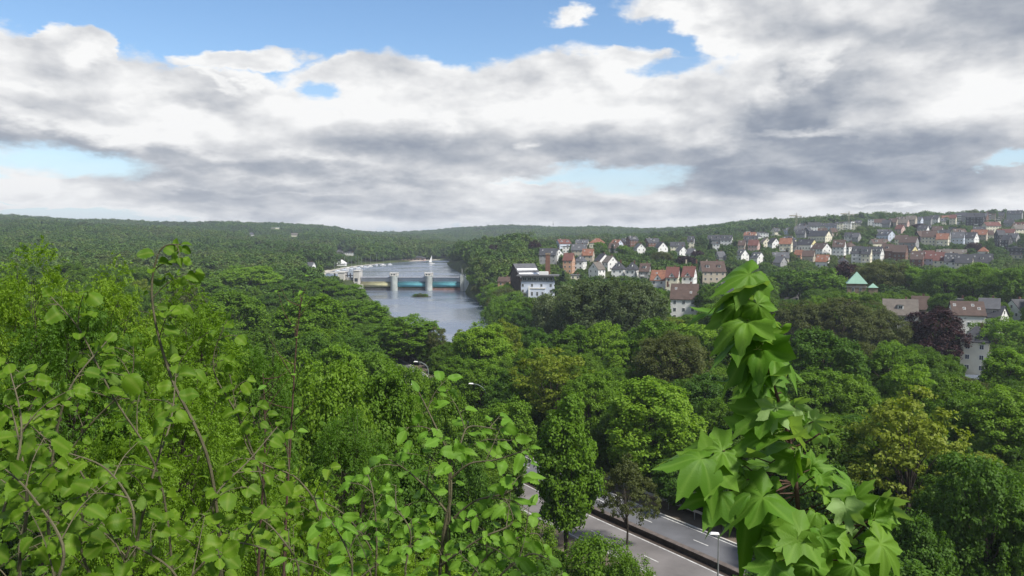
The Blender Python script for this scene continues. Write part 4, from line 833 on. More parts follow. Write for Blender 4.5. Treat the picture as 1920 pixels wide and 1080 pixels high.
def make_tree(name, seed, Rr, Hh, zc, nl, lr, nc, cr, nk, ls, trunk_r=.28, mat=None, stem=True, **kw):
    rg, pos, nrm, lc, out = crown_pts(seed, Rr, Hh, zc, nl, lr, nc, cr, nk, **kw)
    V, Q = leaves_at(pos, nrm, ls*(.7+.6*rg.random(len(pos))), rg)
    crown = mesh_np('crown', V, Q, mat=mat)
    t = MB(); top = zc + Hh*.25; pts = [(0, 0, -1.5)]; 
    for k in range(1, 6): pts.append((math.sin(seed+k)*.12*k, math.cos(seed*1.3+k)*.12*k, top*k/5))
    t.tube(pts, [trunk_r*(1.25-.17*k) for k in range(6)], 7)
    for k, c in enumerate(lc):
        if k % 2 and len(lc) > 14: continue
        z0 = zc*(.45+.35*((k*37) % 10)/10) if c[2] > zc*.6 else zc*.4
        a = Vector((pts[3][0], pts[3][1], z0)); b = Vector(c); mid = a.lerp(b, .5) + Vector((0, 0, .12*(b-a).length))
        t.tube([a, mid, b], [trunk_r*.42, trunk_r*.26, trunk_r*.08], 5, caps=False)
    tm = t.mesh('trunk', BARK, smooth=True)
    return dict(crown=crown, trunk=tm, H=float(pos[:, 2].max()), R=float(np.percentile(np.hypot(pos[:, 0], pos[:, 1]), 96)), kind=name)
def conifer(seed, H=13.0, Rr=2.6, nk=26, ls=.5, tiers=22):
    rg = np.random.default_rng(seed); pos = []; nrm = []; ax = []
    for k in range(tiers):
        u = k/tiers; z = 1.2 + (H-1.2)*u; r_ = Rr*(1-u)**.85 + .15; nb = int(12*(1-u)+5)
        for b in range(nb):
            a = rg.random()*6.28; rr = r_*(.75+.4*rg.random()); n_ = int(nk*(rr/Rr)+4)
            s_ = rg.random(n_)**.6; x = np.cos(a)*rr*s_; y = np.sin(a)*rr*s_
            p = np.stack([x, y, z - rr*.28*s_ + rg.normal(size=n_)*.12], 1) + rg.normal(size=(n_, 3))*.14
            pos.append(p); nrm.append(np.stack([np.full(n_, np.cos(a)*.4), np.full(n_, np.sin(a)*.4), np.ones(n_)], 1)+rg.normal(size=(n_, 3))*.4)
    pos = np.concatenate(pos); nrm = np.concatenate(nrm); nrm /= np.linalg.norm(nrm, axis=1)[:, None]
    V, Q = leaves_at(pos, nrm, ls*(.7+.6*rg.random(len(pos))), rg, aspect=.4)
    tm = MB().tube([(0,0,-1),(0,0,H*.95)], [.25,.04], 6).mesh('trunk', BARK)
    return dict(crown=mesh_np('crown', V, Q, mat=L_CONIFER), trunk=tm, H=H, R=Rr, kind='conifer')
V_ = {}
V_['A'] = [make_tree('A', s, 4.6, 6.0, 8.0, 34, .32, 13, .66, 60, .34, mat=L_MID, low=-.85) for s in (1, 2, 3)]
V_['B'] = [make_tree('B', s, 4.8, 6.0, 7.8, 36, .30, 13, .72, 58, .34, mat=L_MID, up=.8, flat=.7, low=-.85) for s in (4, 5)]
V_['C'] = [make_tree('C', 6, 3.0, 6.4, 8.2, 30, .42, 12, .72, 60, .36, mat=L_MID, low=-.8)]
V_['D'] = [make_tree('D', s, 5.4, 5.6, 8.0, 48, .26, 12, .66, 50, .34, mat=L_WHITISH, up=.25, flat=1.1, low=-.8) for s in (7, 8)]
V_['S'] = [make_tree('S', s, 5.0, 5.6, 8.4, 40, .22, 9, .62, 26, .34, mat=L_YELLOW, flat=.6, jit=.32, trunk_r=.2) for s in (9, 10)]
V_['O'] = [make_tree('O', s, 5.0, 5.0, 8.2, 50, .20, 14, .5, 34, .24, mat=L_OLIVE, flat=1.0, jit=.16) for s in (11, 12)]
V_['M'] = [make_tree('M', s, 4.6, 5.0, 8.0, 20, .36, 9, 1.0, 26, .72, mat=L_MID) for s in (13, 14, 15)]
V_['F'] = [conifer(16), conifer(17, 14, 2.2)]
V_['K'] = [make_tree('K', s, 3.2, 2.4, 2.3, 18, .36, 12, .6, 50, .24, mat=L_MID, trunk_r=.1, low=-.7) for s in (18, 19)]   # shrub
# slope trees seen from a few metres: every leaf a leaf, carried in flat drooping sprays
def spray_tree(name, seed, Rr, Hh, zc, nl, lr, nc, cr, nspray, ls, mat, nleaf=9, droop=.35, trunk_r=.16):
    rg, pos, nrm, lc, out = crown_pts(seed, Rr, Hh, zc, nl, lr, nc, cr, nspray, up=.9, flat=.6, low=-.75)
    n = len(pos); ax = out*.9 + rg.normal(size=(n, 3))*.55; ax[:, 2] = ax[:, 2]*.5 - droop*.3; ax /= np.linalg.norm(ax, axis=1)[:, None]
    upv = np.array([0, 0, 1.0]) + rg.normal(size=(n, 3))*.3; side = np.cross(ax, upv); side /= np.linalg.norm(side, axis=1)[:, None]; upn = np.cross(side, ax)
    LP, LN, LA = [], [], []
    for k in range(nleaf):
        u = (k+.5)/nleaf; s_ = 1 if k % 2 else -1; last = k == nleaf-1
        p = pos + ax*(u*nleaf*.36*ls) + side*(0 if last else s_*.42*ls) - np.array([0, 0, 1.])*(u*u*droop*ls*nleaf*.22)
        a = ax*(.6 if not last else 1) + side*s_*(.85 if not last else 0) - np.array([0, 0, droop*(.5+u)]) + rg.normal(size=(n, 3))*.22
        LP.append(p); LA.append(a); LN.append(upn + rg.normal(size=(n, 3))*.35)
    LP = np.concatenate(LP); LN = np.concatenate(LN); LA = np.concatenate(LA)
    V, Q = leaves_at(LP, LN, ls*(.7+.5*rg.random(len(LP))), rg, aspect=.56, fold=.10, axis=LA)
    t = MB(); pts = [(0, 0, -1.5)] + [(math.sin(seed+k)*.16*k, math.cos(seed*1.3+k)*.16*k, (zc+Hh*.4)*k/5) for k in range(1, 6)]
    t.tube(pts, [trunk_r*(1.2-.18*k) for k in range(6)], 8)
    for k, c in enumerate(lc):
        a = Vector(pts[2]).lerp(Vector(pts[4]), ((k*37) % 10)/10); b = Vector(c); mid = a.lerp(b, .5) + Vector((0, 0, .14*(b-a).length))
        t.tube([a, mid, b], [trunk_r*.4, trunk_r*.22, trunk_r*.07], 5, caps=False)
        for q in range(5):
            c2 = b + Vector(rg.normal(size=3))*lr*Rr*.8; t.tube([mid.lerp(b, .3+q*.14), c2], [trunk_r*.12, .008], 4, caps=False)
    return dict(crown=mesh_np('crown', V, Q, mat=mat), trunk=t.mesh('trunk', BARK, smooth=True), H=float(LP[:, 2].max()), R=float(np.percentile(np.hypot(LP[:, 0], LP[:, 1]), 96)), kind=name)
V_['N'] = [spray_tree('N', s, 2.6, 3.0, 5.2, 24, .34, 11, .55, 22, .105, L_NEAR) for s in (21, 22)]
V_['P'] = [spray_tree('P', 23, 3.0, 3.2, 5.4, 26, .32, 11, .6, 24, .11, L_NEARDK)]
MATK = dict(bright=L_BRIGHT, mid=L_MID, deep=L_DEEP, yellow=L_YELLOW, olive=L_OLIVE, whitish=L_WHITISH, copper=L_COPPER, conifer=L_CONIFER, near=L_NEAR, neardark=L_NEARDK)
TREES = []       # x, y, r, for spacing
tp = []          # crown boxes of the placed trees in the picture
NTREE = 0
def put_tree(var, x, y, z, sxy, sz, mat, label, group=None, name='tree', cat='tree', rot=None, parts=True):
    global NTREE
    NTREE += 1
    root = empty(name, (x, y, z), random.random()*6.28 if rot is None else rot, (sxy, sxy, sz)); tag(root, label, cat, group)
    o = bpy.data.objects.new('crown', var['crown']); link(o, root)
    o.material_slots[0].link = 'OBJECT'; o.material_slots[0].material = MATK[mat]
    link(bpy.data.objects.new('trunk', var['trunk']), root)
    TREES.append((x, y, var['R']*sxy)); return root
vi = 0
def key(px, top, w, D, kind, mat, label, group=None, h=None, name='tree', cat='tree', prot=True, zg=None):
    """D None: solve the distance on the slope for a tree h metres tall"""
    global vi
    vi += 1; var = V_[kind][vi % len(V_[kind])]
    if D is None: D = solve_D(px, top, h, 200, 2400)
    if 95 < D < 292 and kind in 'ABCDSO' and name != 'bare_tree':      # a believable crown: about as tall as 1.15 widths
        D = min(D, 32*F/(top - Y0 + 1.15*w))
        for _ in range(60):
            xx = np.array([at_D(px, D)]); yy = np.array([D])
            if dpoly(xx, yy, ROADC, False)[0] > 7.5 and not inpoly(xx, yy, RIVER)[0] and dpoly(xx, yy, RIVER)[0] > 2: break
            D += 2.5
    x = at_D(px, D); zt = CAM.z - (top - Y0)/F*D; z = hz(x, D) if zg is None else zg
    Ht = max(zt - z, 2.0); sz = Ht/var['H']; sxy = (w/2/F*D)/var['R']
    # never stretch a tree past a believable shape; sink or raise only through its own height
    if sz > 1.9*sxy: z = zt - 1.9*sxy*var['H']; sz = 1.9*sxy
    put_tree(var, x, D, z, sxy, sz, mat, label, group, name, cat)
    hp = Ht/D*F
    if prot: PROT.append((px-w*.38, top+hp*.04, px+w*.38, top+min(hp*.5, w*.7), D-2))
    tp.append((px-w/2, top, px+w/2, top+min(hp, w*1.2), D))
K = key
# --- left bank of the river
K(465,496,135,370,'A','bright','bright green tree rising highest in the clump left of the river')
K(545,523,90,345,'A','mid','round mid green tree next to the highest tree of the clump left of the river')
K(608,520,90,352,'A','mid','low green tree right in front of the power station at the weir')
K(652,531,72,352,'A','bright','small bright tree at the foot of the weir, left of the yellow gate')
K(585,547,150,265,'B','mid','broad domed green tree left of the river, below the power station')
K(672,560,110,262,'A','bright','bright tree on the left bank edging the water below the weir')
K(515,545,66,300,'A','deep','dark tree beside the small meadow left of the river')
K(440,541,120,285,'A','mid','wide green tree left of the small meadow')
K(385,520,100,330,'A','mid','green tree left of the highest tree on the left bank')
K(340,522,80,215,'S','olive','brownish olive tree in the middle left, before the wooded hill')
K(762,589,135,186,'B','bright','yellow-green domed tree nearest the water on the left bank')
K(820,612,40,196,'S','olive','thin nearly bare tree at the water edge between two big crowns', name='bare_tree')
K(664,622,110,160,'A','deep','dark green tree below the yellow-green domed tree on the left bank')
K(575,620,120,170,'A','deep','dark crown behind the leafless twigs left of centre')
K(872,622,44,158,'A','deep','small dark crown at the foot of the river view')
K(903,603,110,160,'A','bright','bright green tree right of the foot of the river view')
K(948,597,78,165,'S','yellow','pale yellow-green tree with visible stems right of the river view')
K(1042,652,160,122,'S','yellow','wide yellowish green tree in the centre of the valley')
K(1122,515,150,232,'D','whitish','tall silvery white-budded tree, left crown of the big pair behind the centre')
K(1060,532,120,228,'D','whitish','silvery tree on the left flank of the big whitish pair')
K(1190,518,125,236,'D','whitish','tall silvery green tree, right crown of the big pair behind the centre')
K(1150,560,120,222,'D','whitish','lower silvery tree in front of the big whitish pair')
K(985,575,64,232,'A','deep','dark narrow tree left of the big whitish trees')
K(958,562,60,262,'A','bright','light green bushy tree below the tall white riverside block')
K(925,560,44,330,'K','bright','light green willow bush on the right bank of the river', cat='bush', name='bush')
K(1076,607,84,192,'A','mid','mid green tree at the foot of the big whitish trees')
K(1132,600,90,188,'A','bright','fresh green tree in front of the big whitish trees')
K(1165,636,74,158,'B','bright','small very bright tree left of the brown-olive round tree')
K(1262,617,140,152,'O','olive','round brownish olive tree with fine twigs in the centre right')
K(1235,594,130,185,'A','mid','green tree behind the round brownish olive tree')
K(1310,602,110,172,'A','bright','bright green tree behind the maple leaves, right of the brownish olive tree')
K(1228,708,185,103,'A','bright','large bright green tree beyond the guard rail, with a wide domed crown')
K(1066,735,118,77,'C','bright','tall ivy-clad tree standing between the carriageway and the viewpoint', h=None)
K(948,745,120,95,'A','mid','dense round tree left of the road with dark stems')
K(1322,700,120,120,'A','deep','dark tree right of the large bright domed tree')
K(1345,745,90,104,'A','mid','mid green tree partly behind the upper maple leaves')
K(1395,605,120,165,'A','mid','green tree behind the maple shoot below the slate roof')
K(1545,612,150,150,'A','deep','dark green wide tree right of the upper maple leaves')
K(1505,560,110,222,'O','olive','soft olive tree left of the church')
K(1580,556,130,238,'O','olive','tall olive brown tree in front of the church')
K(1650,575,120,205,'O','olive','olive tree below the church turret')
K(1677,642,120,142,'A','mid','mid green tree left of the dark red tree')
K(1712,681,100,125,'B','bright','small domed light green tree below the dark red tree')
K(1760,572,112,186,'A','copper','large dark red copper beech in front of the white house', name='copper_beech')
K(1712,727,250,76,'S','yellow','big open yellow-green tree with dark branching limbs at the right')
K(1860,843,190,60,'A','deep','dark green tree with small leaves in the lower right corner')
K(1890,722,150,95,'B','mid','green tree at the right edge above the dark lower corner tree')
K(1812,732,110,102,'A','mid','green tree between the yellow-green tree and the right edge')
K(1893,592,120,192,'O','bright','soft bright olive tree at the right edge beside the white house')
K(1905,652,110,150,'A','bright','fresh green tree at the right edge under the soft olive tree')
K(1600,700,110,118,'A','mid','green tree behind the open yellow-green tree, to its left')
K(1530,690,120,120,'A','mid','green tree right of the middle of the maple shoot')
K(1180,857,112,78,'S','olive','slender young tree with thin twin stems in front of the road')
K(1290,860,120,97,'A','deep','dark tree hanging over the guard rail')
K(1400,900,140,84,'A','deep','dark tree behind the lamp by the guard rail')
K(1330,870,90,104,'B','mid','low green tree behind the hanging maple leaves')
K(1560,870,150,72,'A','deep','dark tree low between maple shoot and yellow-green tree')
K(1500,960,140,62,'A','deep','dark tree at the bottom behind the maple stem')
K(1640,930,150,58,'A','deep','dark tree at the bottom right of the maple shoot')
K(1740,960,150,52,'B','deep','dark tree at the bottom under the yellow-green tree')
# --- town and hillside trees that stand out
K(1655,486,105,335,'O','olive','huge soft olive-green round tree behind the church turret')
K(1700,492,80,332,'A','mid','green tree right behind the huge olive tree by the church')
K(1545,499,88,330,'M','mid','round green tree left of the copper church roof')
K(1590,490,52,372,'M','copper','dark red tree directly behind the copper church roof', name='copper_beech')
K(1770,496,92,312,'O','mid','round green tree right of the dark gap beside the church trees')
K(1832,490,86,308,'O','mid','tall green tree in the row below the lower street')
K(1893,497,80,296,'A','mid','green tree at the right end of the row below the lower street')
K(1470,502,60,350,'A','deep','dark green tree left of the round tree by the church')
K(1425,510,70,340,'A','mid','green tree in the hedge of trees right of the maple tip')
K(1500,508,50,345,'M','mid','small green tree between two round trees left of the church')
K(1288,479,38,None,'M','copper','dome-shaped dark red tree above the red roofed house', h=9, name='copper_beech')
K(1308,468,24,None,'M','copper','small dark red tree right behind the dome-shaped one', h=8, name='copper_beech')
K(1240,470,42,None,'O','olive','brownish round tree above the orange roof', h=12)
K(925,458,30,None,'M','copper','dark red tree among green ones on the wooded right bank', h=11, name='copper_beech')
K(1003,449,26,None,'M','copper','tall dark red tree at the left end of the shoulder houses', h=14, name='copper_beech')
K(1148,457,14,None,'F','conifer','single dark conifer between the shoulder houses', h=12, name='conifer')
K(1331,447,15,None,'F','conifer','tall dark conifer above the valley town', h=14, name='conifer')
K(1377,452,14,None,'F','conifer','dark conifer beside the red roofs on the slope', h=10, name='conifer')
K(1475,464,16,None,'F','conifer','dark conifer below the cream house with orange roof', h=11, name='conifer')
K(1670,415,9,None,'F','conifer','slim dark conifer among the hilltop houses', h=9, name='conifer')
K(1877,392,10,None,'F','conifer','pointed conifer on the skyline near the right edge', h=12, name='conifer')
K(1858,391,16,None,'A','deep','dark rounded tree on the skyline left of the pointed conifer', h=12)
K(1822,392,24,None,'S','olive','wide sparse tree on the skyline behind the hilltop houses', h=12)
K(1652,398,12,None,'A','deep','dark tree standing up from the skyline left of the hilltop houses', h=12)
K(1720,419,26,None,'M','copper','dark red tree below the pale hilltop houses', h=9, name='copper_beech')
K(1824,455,28,None,'M','copper','dark red tree between the two right-hand streets', h=9, name='copper_beech')
K(565,450,10,None,'F','conifer','dark conifer below the hilltop villa', h=14, name='conifer')
K(1168,459,26,None,'M','bright','light green tree right of the single dark conifer', h=10)
K(1125,453,26,None,'M','mid','round green tree among the shoulder houses', h=10)
# --- slope under the viewpoint
K(55,441,215,11.5,'N','near','leafy tree at the left edge reaching above the horizon')
K(195,470,190,13,'N','near','leafy tree second from the left edge, its top just above the far wood')
K(350,505,190,15,'N','near','leafy tree behind the hazel shoots, third from the left')
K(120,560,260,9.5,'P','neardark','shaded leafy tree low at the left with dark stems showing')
K(300,610,260,11,'N','near','leafy tree behind the middle of the hazel bush')
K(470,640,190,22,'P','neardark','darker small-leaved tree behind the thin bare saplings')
K(420,745,230,13,'N','near','leafy slope tree below the hazel shoots')
K(620,668,170,44,'A','mid','green slope tree left of centre')
K(720,680,150,48,'B','mid','layered green tree on the slope just left of the road bend')
K(545,655,120,55,'B','mid','green slope tree above the thin bare saplings')
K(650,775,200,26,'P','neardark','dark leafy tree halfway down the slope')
K(560,860,230,15,'N','near','bright yellow-green leafy tree low on the slope left of centre')
K(755,850,170,32,'B','deep','shaded tree on the slope left of the ovate-leaved shoots')
K(225,740,260,8,'N','near','leafy thicket directly behind the hazel bush')
K(760,970,230,14,'N','near','bright leafy tree under the ovate-leaved shoots')
K(880,860,110,58,'A','deep','dark tree between the slope and the road')
K(985,960,110,74,'K','mid','green bush on the corner of bare verge beside the round sign', name='bush', cat='bush')
K(1120,1005,150,66,'K','bright','bright bush in front of the ivy-clad tree at the bottom', name='bush', cat='bush')
K(1185,1040,110,64,'K','mid','low green bush right of the bright bush at the bottom', name='bush', cat='bush')
K(700,745,120,62,'A','mid','rounded green tree at the foot of the slope')
K(842,700,80,108,'B','mid','small green tree left of the curved street lamp')
K(590,745,110,50,'B','mid','layered green tree in the middle of the slope')
K(700,652,120,118,'A','mid','green tree left of the road, behind the rounded slope-foot tree')
K(860,735,95,84,'A','mid','green tree left of the ivy-clad tree, nearer than the dense round one')
K(830,700,86,93,'B','mid','green tree between slope and road under the curved street lamp')
K(778,678,80,94,'A','mid','green tree below the farther street lamp', prot=False)
K(772,716,95,90,'A','mid','green tree beside the road below the farther street lamp')
K(812,745,80,84,'B','mid','green tree left of the road in front of the carriageway glimpse')
K(632,640,120,114,'B','bright','light green tree left of centre below the dark left-bank crowns')
K(742,668,95,128,'A','deep','dark tree beside the road left of the farther street lamp')
K(600,612,110,170,'A','mid','green tree in the left wood below the broad domed tree')
K(700,608,90,190,'A','mid','green tree in front of the dark one on the left bank')
K(860,668,90,140,'A','mid','green tree between the two street lamps')
K(905,672,110,128,'A','mid','green tree above the curved street lamp in the centre')
K(960,690,100,112,'B','deep','dark tree right behind the curved street lamp')
K(1005,640,70,150,'A','bright','light tree between the river-view trees and the wide yellowish one')
K(1000,612,80,200,'A','deep','dark tree under the left flank of the silvery trees')
K(1110,690,110,112,'A','mid','green tree left of the large domed tree beyond the rail')
# ------------------------------------------------------------------ protected views: river, lake, weir, road
for b_ in [(715,548,860,600,5000),(745,600,900,612,5000),(790,612,850,640,5000),(680,547,720,566,5000),(700,490,836,548,5000),(640,500,700,548,545),(865,520,895,548,545),(600,505,640,518,545)]: PROT.append(b_)
for x0_, y0_, x1_, y1_ in [(1100,925,1200,990),(1200,965,1300,1040),(1300,1000,1400,1080),(1010,890,1045,925),(1005,940,1040,1000),(1030,990,1060,1015),(1230,1040,1340,1080),(1150,985,1230,1035),
                           (774,675,808,705),(878,715,914,742),(796,845,801,865),(1350,1010,1362,1080),(1012,976,1024,1000),(484,602,512,611)]:
    PROT.append((x0_, y0_, x1_, y1_, 260 if y0_ == 602 else 66 if y0_ > 830 else 105))
PA = np.array(PROT)
def blocked(x0, y0, x1, y1, D):
    return bool(np.any((PA[:,4] > D) & (PA[:,0] < x1) & (PA[:,2] > x0) & (PA[:,1] < y1) & (PA[:,3] > y0)))
def seen(box, D): return True
# ------------------------------------------------------------------ fill trees
def free(x, y, r):
    if inpoly(np.array([x]), np.array([y]), RIVER)[0] or dpoly(np.array([x]), np.array([y]), RIVER)[0] < max(2.0, r*.5): return False
    if inpoly(np.array([x]), np.array([y]), LAKE)[0] or dpoly(np.array([x]), np.array([y]), LAKE)[0] < 8.5: return False
    if np.min(np.hypot(RC[:,0]-x, RC[:,1]-y)) < (9.0 + r*.3 if y < 112 else 7.0): return False
    for fx, fy, fr in FOOT:
        if abs(fx-x) < fr + r*.8 and abs(fy-y) < fr + r*.8: return False
    return True
TXY = lambda: np.array(TREES)
def fill(n_try, D0, D1, hr, rr, spacing, limit, label_of, kinds, group, pxr=(-60, 1980), seed=1, name='tree'):
    rg = random.Random(seed); n = 0; T = np.array(TREES)
    for _ in range(n_try):
        if n >= limit: break
        D = math.sqrt(rg.uniform(D0*D0, D1*D1)); px = rg.uniform(*pxr); x = at_D(px, D)
        h = rg.uniform(*hr); r = rg.uniform(*rr)
        if np.min(np.hypot(T[:,0]-x, T[:,1]-D) - T[:,2]*spacing - r*spacing) < 0 or not free(x, D, r): continue
        z = hz(x, D); ok = False
        for _k in range(5):
            ty = Y0 + (CAM.z - z - h)/D*F; by = Y0 + (CAM.z - z - h*.15)/D*F; hw = r/D*F
            if not blocked(px-hw*.9, ty, px+hw*.9, by, D): ok = True; break
            h *= .82; r *= .9
            if h < 3.0: break
        if not ok: continue
        kind, mat, word = kinds(rg, D, px); var = rg.choice(V_[kind])
        o = put_tree(var, x, D, z, r/var['R'], h/var['H'], mat, None, group(word, D, px), name, 'tree')
        FILLED.setdefault((word, zone(D, px)), []).append((px, o))
        T = np.vstack([T, [x, D, r]]); n += 1
    return n
def kinds_mid(rg, D, px):
    u = rg.random()
    if u < .30: return 'A', 'bright', 'bright green'
    if u < .62: return rg.choice('AB'), 'mid', 'mid green'
    if u < .84: return rg.choice('AB'), 'deep', 'dark green'
    if u < .93: return 'S', 'yellow', 'yellowish'
    return 'O', 'olive', 'olive'
def zone(D, px):
    if D < 75: return 'the lower slope'
    band = 'the front' if D < 110 else 'the middle' if D < 190 else 'the back'
    return band + (' of the left wood' if px < 760 else ' of the centre wood' if px < 1400 else ' of the right wood')
FILLED = {}
lab = lambda w, D, px: (w, zone(D, px), px)
grp = lambda w, D, px: f'{w} trees in {zone(D, px)}'
n1 = fill(900, 20, 62, (6, 10), (2.6, 4.2), .62, 26, lab, lambda rg, D, px: (('B','mid','mid green') if rg.random() < .4 else ('A','deep','dark green') if rg.random() < .6 else ('B', 'bright', 'bright green')), grp, (380, 1000), 3)
n1b = fill(900, 40, 62, (9, 14), (2.8, 4.2), .62, 14, lab, lambda rg, D, px: ('A','deep','dark green'), grp, (1440, 1980), 4)
n2 = fill(4000, 62, 150, (10, 16), (3.6, 5.4), .66, 74, lab, kinds_mid, grp, (-60, 1980), 5)
n3 = fill(4000, 150, 300, (10, 17), (4, 6.5), .66, 110, lab, kinds_mid, grp, (-40, 1960), 6)
for (word, zn), lst in FILLED.items():
    lst.sort(key=lambda q: q[0])
    for i, (px, o) in enumerate(lst): o['label'] = f'{word} tree, {ORD[i]} from left of its colour in {zn}' if len(lst) > 1 else f'the only {word} filler broadleaf tree in {zn}'.replace(' filler', '').replace('the only', 'lone')

# bushes on the banks
def bush(px, top, w, D, label, mat='mid', group=None): K(px, top, w, D, 'K', mat, label, group, name='bush', cat='bush', prot=False)
for i, (px, D, w, hpx) in enumerate([(px_, D_, w_*1.5, h_*1.8) for px_, D_, w_, h_ in [(878,520,22,8),(893,480,26,10),(905,450,30,12),(915,425,32,12),(928,400,40,15),(938,375,44,18),(948,350,50,20),(900,500,20,8),(925,440,34,12),(945,410,34,14),(886,540,16,6),(910,480,26,9),(872,535,14,6),(880,505,20,8),(888,465,24,9),(898,435,26,10),(908,412,28,12),(922,385,32,14),(934,360,38,15),(895,520,20,7),(918,465,28,9)]]):
    x = at_D(px, D)+4; z = max(hz(x, D), .2); top = Y0 + (CAM.z-z)/D*F - hpx
    bush(px+12, top, w, D, f'low {["bright green","mid green","olive"][i % 3]} bush, {ORD[i]} in the scrub belt along the right bank', ['bright','mid','olive'][i % 3], 'bushes along the right river bank')
for i, (px, w) in enumerate([(780,14),(788,18),(796,14)]):
    D = 488; top = Y0 + (CAM.z-.3)/D*F - [5,7,5][i]
    K(px, top, w, D, 'K', ['mid','olive','mid'][i], ['left','middle','right'][i] + ' bush of the three on the little islet below the weir', 'bushes on the islet', name='bush', cat='bush', prot=False, zg=.2)
# ------------------------------------------------------------------ the far woods: one mass, instanced
far_col = bpy.data.collections.new('far_tree_kinds')
for s in range(5):
    rg, pos, nrm, lc, out = crown_pts(40+s, 5.2, 4.0, 5.6, 12, .42, 9, 1.1, 22, low=-.35, up=.8)
    V, Q = leaves_at(pos, nrm, 0.82*(.7+.6*rg.random(len(pos))), rg, aspect=.8)
    far_col.objects.link(bpy.data.objects.new('a_far_crown', mesh_np('far_crown', V, Q, mat=L_FAR)))
fc = conifer(55, 12, 2.4, 7, 1.1, 12); far_col.objects.link(bpy.data.objects.new('far_crown_f', fc['crown']))
for v in V_['A']:
    o = bpy.data.objects.new('near_crown', v['crown'].copy()); o.data.materials[0] = L_FILLSHADE; far_col.objects.link(o)
def scatter(D0, D1, pxr, sp, rgen):
    out = []; D = D0
    while D < D1:
        step = sp(D); n = int((pxr[1]-pxr[0])/F*D/step)
        for _ in range(n): out.append((at_D(rgen.uniform(*pxr), D), D + rgen.uniform(-.5, .5)*step))
        D += step*.8
    return out
rg_ = random.Random(11)
cand = scatter(64, 300, (-80, 2000), lambda D: 4.6 if D < 160 else 5.5, rg_) + scatter(300, 3000, (-120, 2040), lambda D: 7.0 + D*.0032, rg_)
cand = np.array(cand); print('far candidates', len(cand))
x, y = cand[:, 0], cand[:, 1]
ok = ~inpoly(x, y, RIVER) & (dpoly(x, y, RIVER) > 4) & ~inpoly(x, y, LAKE) & (dpoly(x, y, LAKE) > 9.5) & (dpoly(x, y, ROADC, False) > np.where(y < 112, 11, 7.5))
z = height(x, y); sc_ = np.random.default_rng(3).uniform(.65, 1.5, len(x)); pxs = 960 + x/y*F
town = (pxs > 990) & (y > 330) & (y < 1000)
sc_ = np.where(town, sc_*.62, sc_*np.clip(1.0 + (y-500)*.0005, 1.0, 1.4)); sc_ = np.where(y < 300, sc_*.74, sc_); sc_ = np.where((pxs > 1560) & (y > 900) & (y < 1100), sc_*.7, sc_)
bare = np.array([g_.x for g_ in [G(495, 606, 4)]]); 
ok &= np.hypot(x - at_D(497, 290), y - 285) > 16
FA = np.array(FOOT); TA = np.array(TREES)
for i in np.where(ok)[0]:
    r = 3.6*sc_[i]
    if np.any((np.abs(FA[:,0]-x[i]) < FA[:,2]-.5+r*.45) & (np.abs(FA[:,1]-y[i]) < FA[:,2]-.5+r*.45)): ok[i] = False; continue
    if y[i] < 420 and np.min(np.hypot(TA[:,0]-x[i], TA[:,1]-y[i]) - TA[:,2]*.6) < 1.5: ok[i] = False; continue
    for _k in range(4):
        h = (14.4 if y[i] < 320 else 10.4)*sc_[i]; hw = 4.9*sc_[i]/y[i]*F; ty = Y0 + (CAM.z - z[i] - h)/y[i]*F; by = Y0 + (CAM.z - z[i] - h*.2)/y[i]*F
        if not blocked(pxs[i]-hw*.8, ty, pxs[i]+hw*.8, by, y[i]): break
        sc_[i] *= .72
    else: ok[i] = False
x, y, z, sc_ = x[ok], y[ok], z[ok], sc_[ok]; print('far trees', len(x))
me = bpy.data.meshes.new('far_woods'); me.vertices.add(len(x)); me.vertices.foreach_set('co', np.stack([x, y, z], 1).astype(np.float32).ravel())
a = me.attributes.new('size', 'FLOAT', 'POINT'); a.data.foreach_set('value', sc_.astype(np.float32))
a = me.attributes.new('turn', 'FLOAT', 'POINT'); a.data.foreach_set('value', np.random.default_rng(5).uniform(0, 6.28, len(x)).astype(np.float32))
a = me.attributes.new('pick', 'INT', 'POINT'); pk = np.random.default_rng(6).choice(6, len(x), p=[.198,.198,.198,.198,.198,.010]); pk = np.where(y < 320, np.random.default_rng(8).integers(6, 9, len(x)), pk); a.data.foreach_set('value', pk.astype(np.int32))
fw = link(bpy.data.objects.new('far_woods', me)); tag(fw, 'continuous wood and garden trees over the far hills and between the houses', kind='stuff')
gnt = bpy.data.node_groups.new('far_woods', 'GeometryNodeTree')
gnt.interface.new_socket('Geometry', in_out='INPUT', socket_type='NodeSocketGeometry'); gnt.interface.new_socket('Geometry', in_out='OUTPUT', socket_type='NodeSocketGeometry')
N = gnt.nodes.new; gi, go = N('NodeGroupInput'), N('NodeGroupOutput'); ip = N('GeometryNodeInstanceOnPoints'); ci = N('GeometryNodeCollectionInfo')
ci.inputs['Collection'].default_value = far_col; ci.inputs['Separate Children'].default_value = True; ci.inputs['Reset Children'].default_value = True
def attr(nm, ty):
    n = N('GeometryNodeInputNamedAttribute'); n.data_type = ty; n.inputs['Name'].default_value = nm; return n.outputs['Attribute']
cx_ = N('ShaderNodeCombineXYZ'); gnt.links.new(attr('turn', 'FLOAT'), cx_.inputs[2]); er = N('FunctionNodeEulerToRotation'); gnt.links.new(cx_.outputs[0], er.inputs[0])
gnt.links.new(gi.outputs[0], ip.inputs['Points']); gnt.links.new(ci.outputs[0], ip.inputs['Instance']); ip.inputs['Pick Instance'].default_value = True
gnt.links.new(attr('pick', 'INT'), ip.inputs['Instance Index']); gnt.links.new(er.outputs[0], ip.inputs['Rotation']); gnt.links.new(attr('size', 'FLOAT'), ip.inputs['Scale'])
gnt.links.new(ip.outputs[0], go.inputs[0]); md = fw.modifiers.new('scatter', 'NODES'); md.node_group = gnt
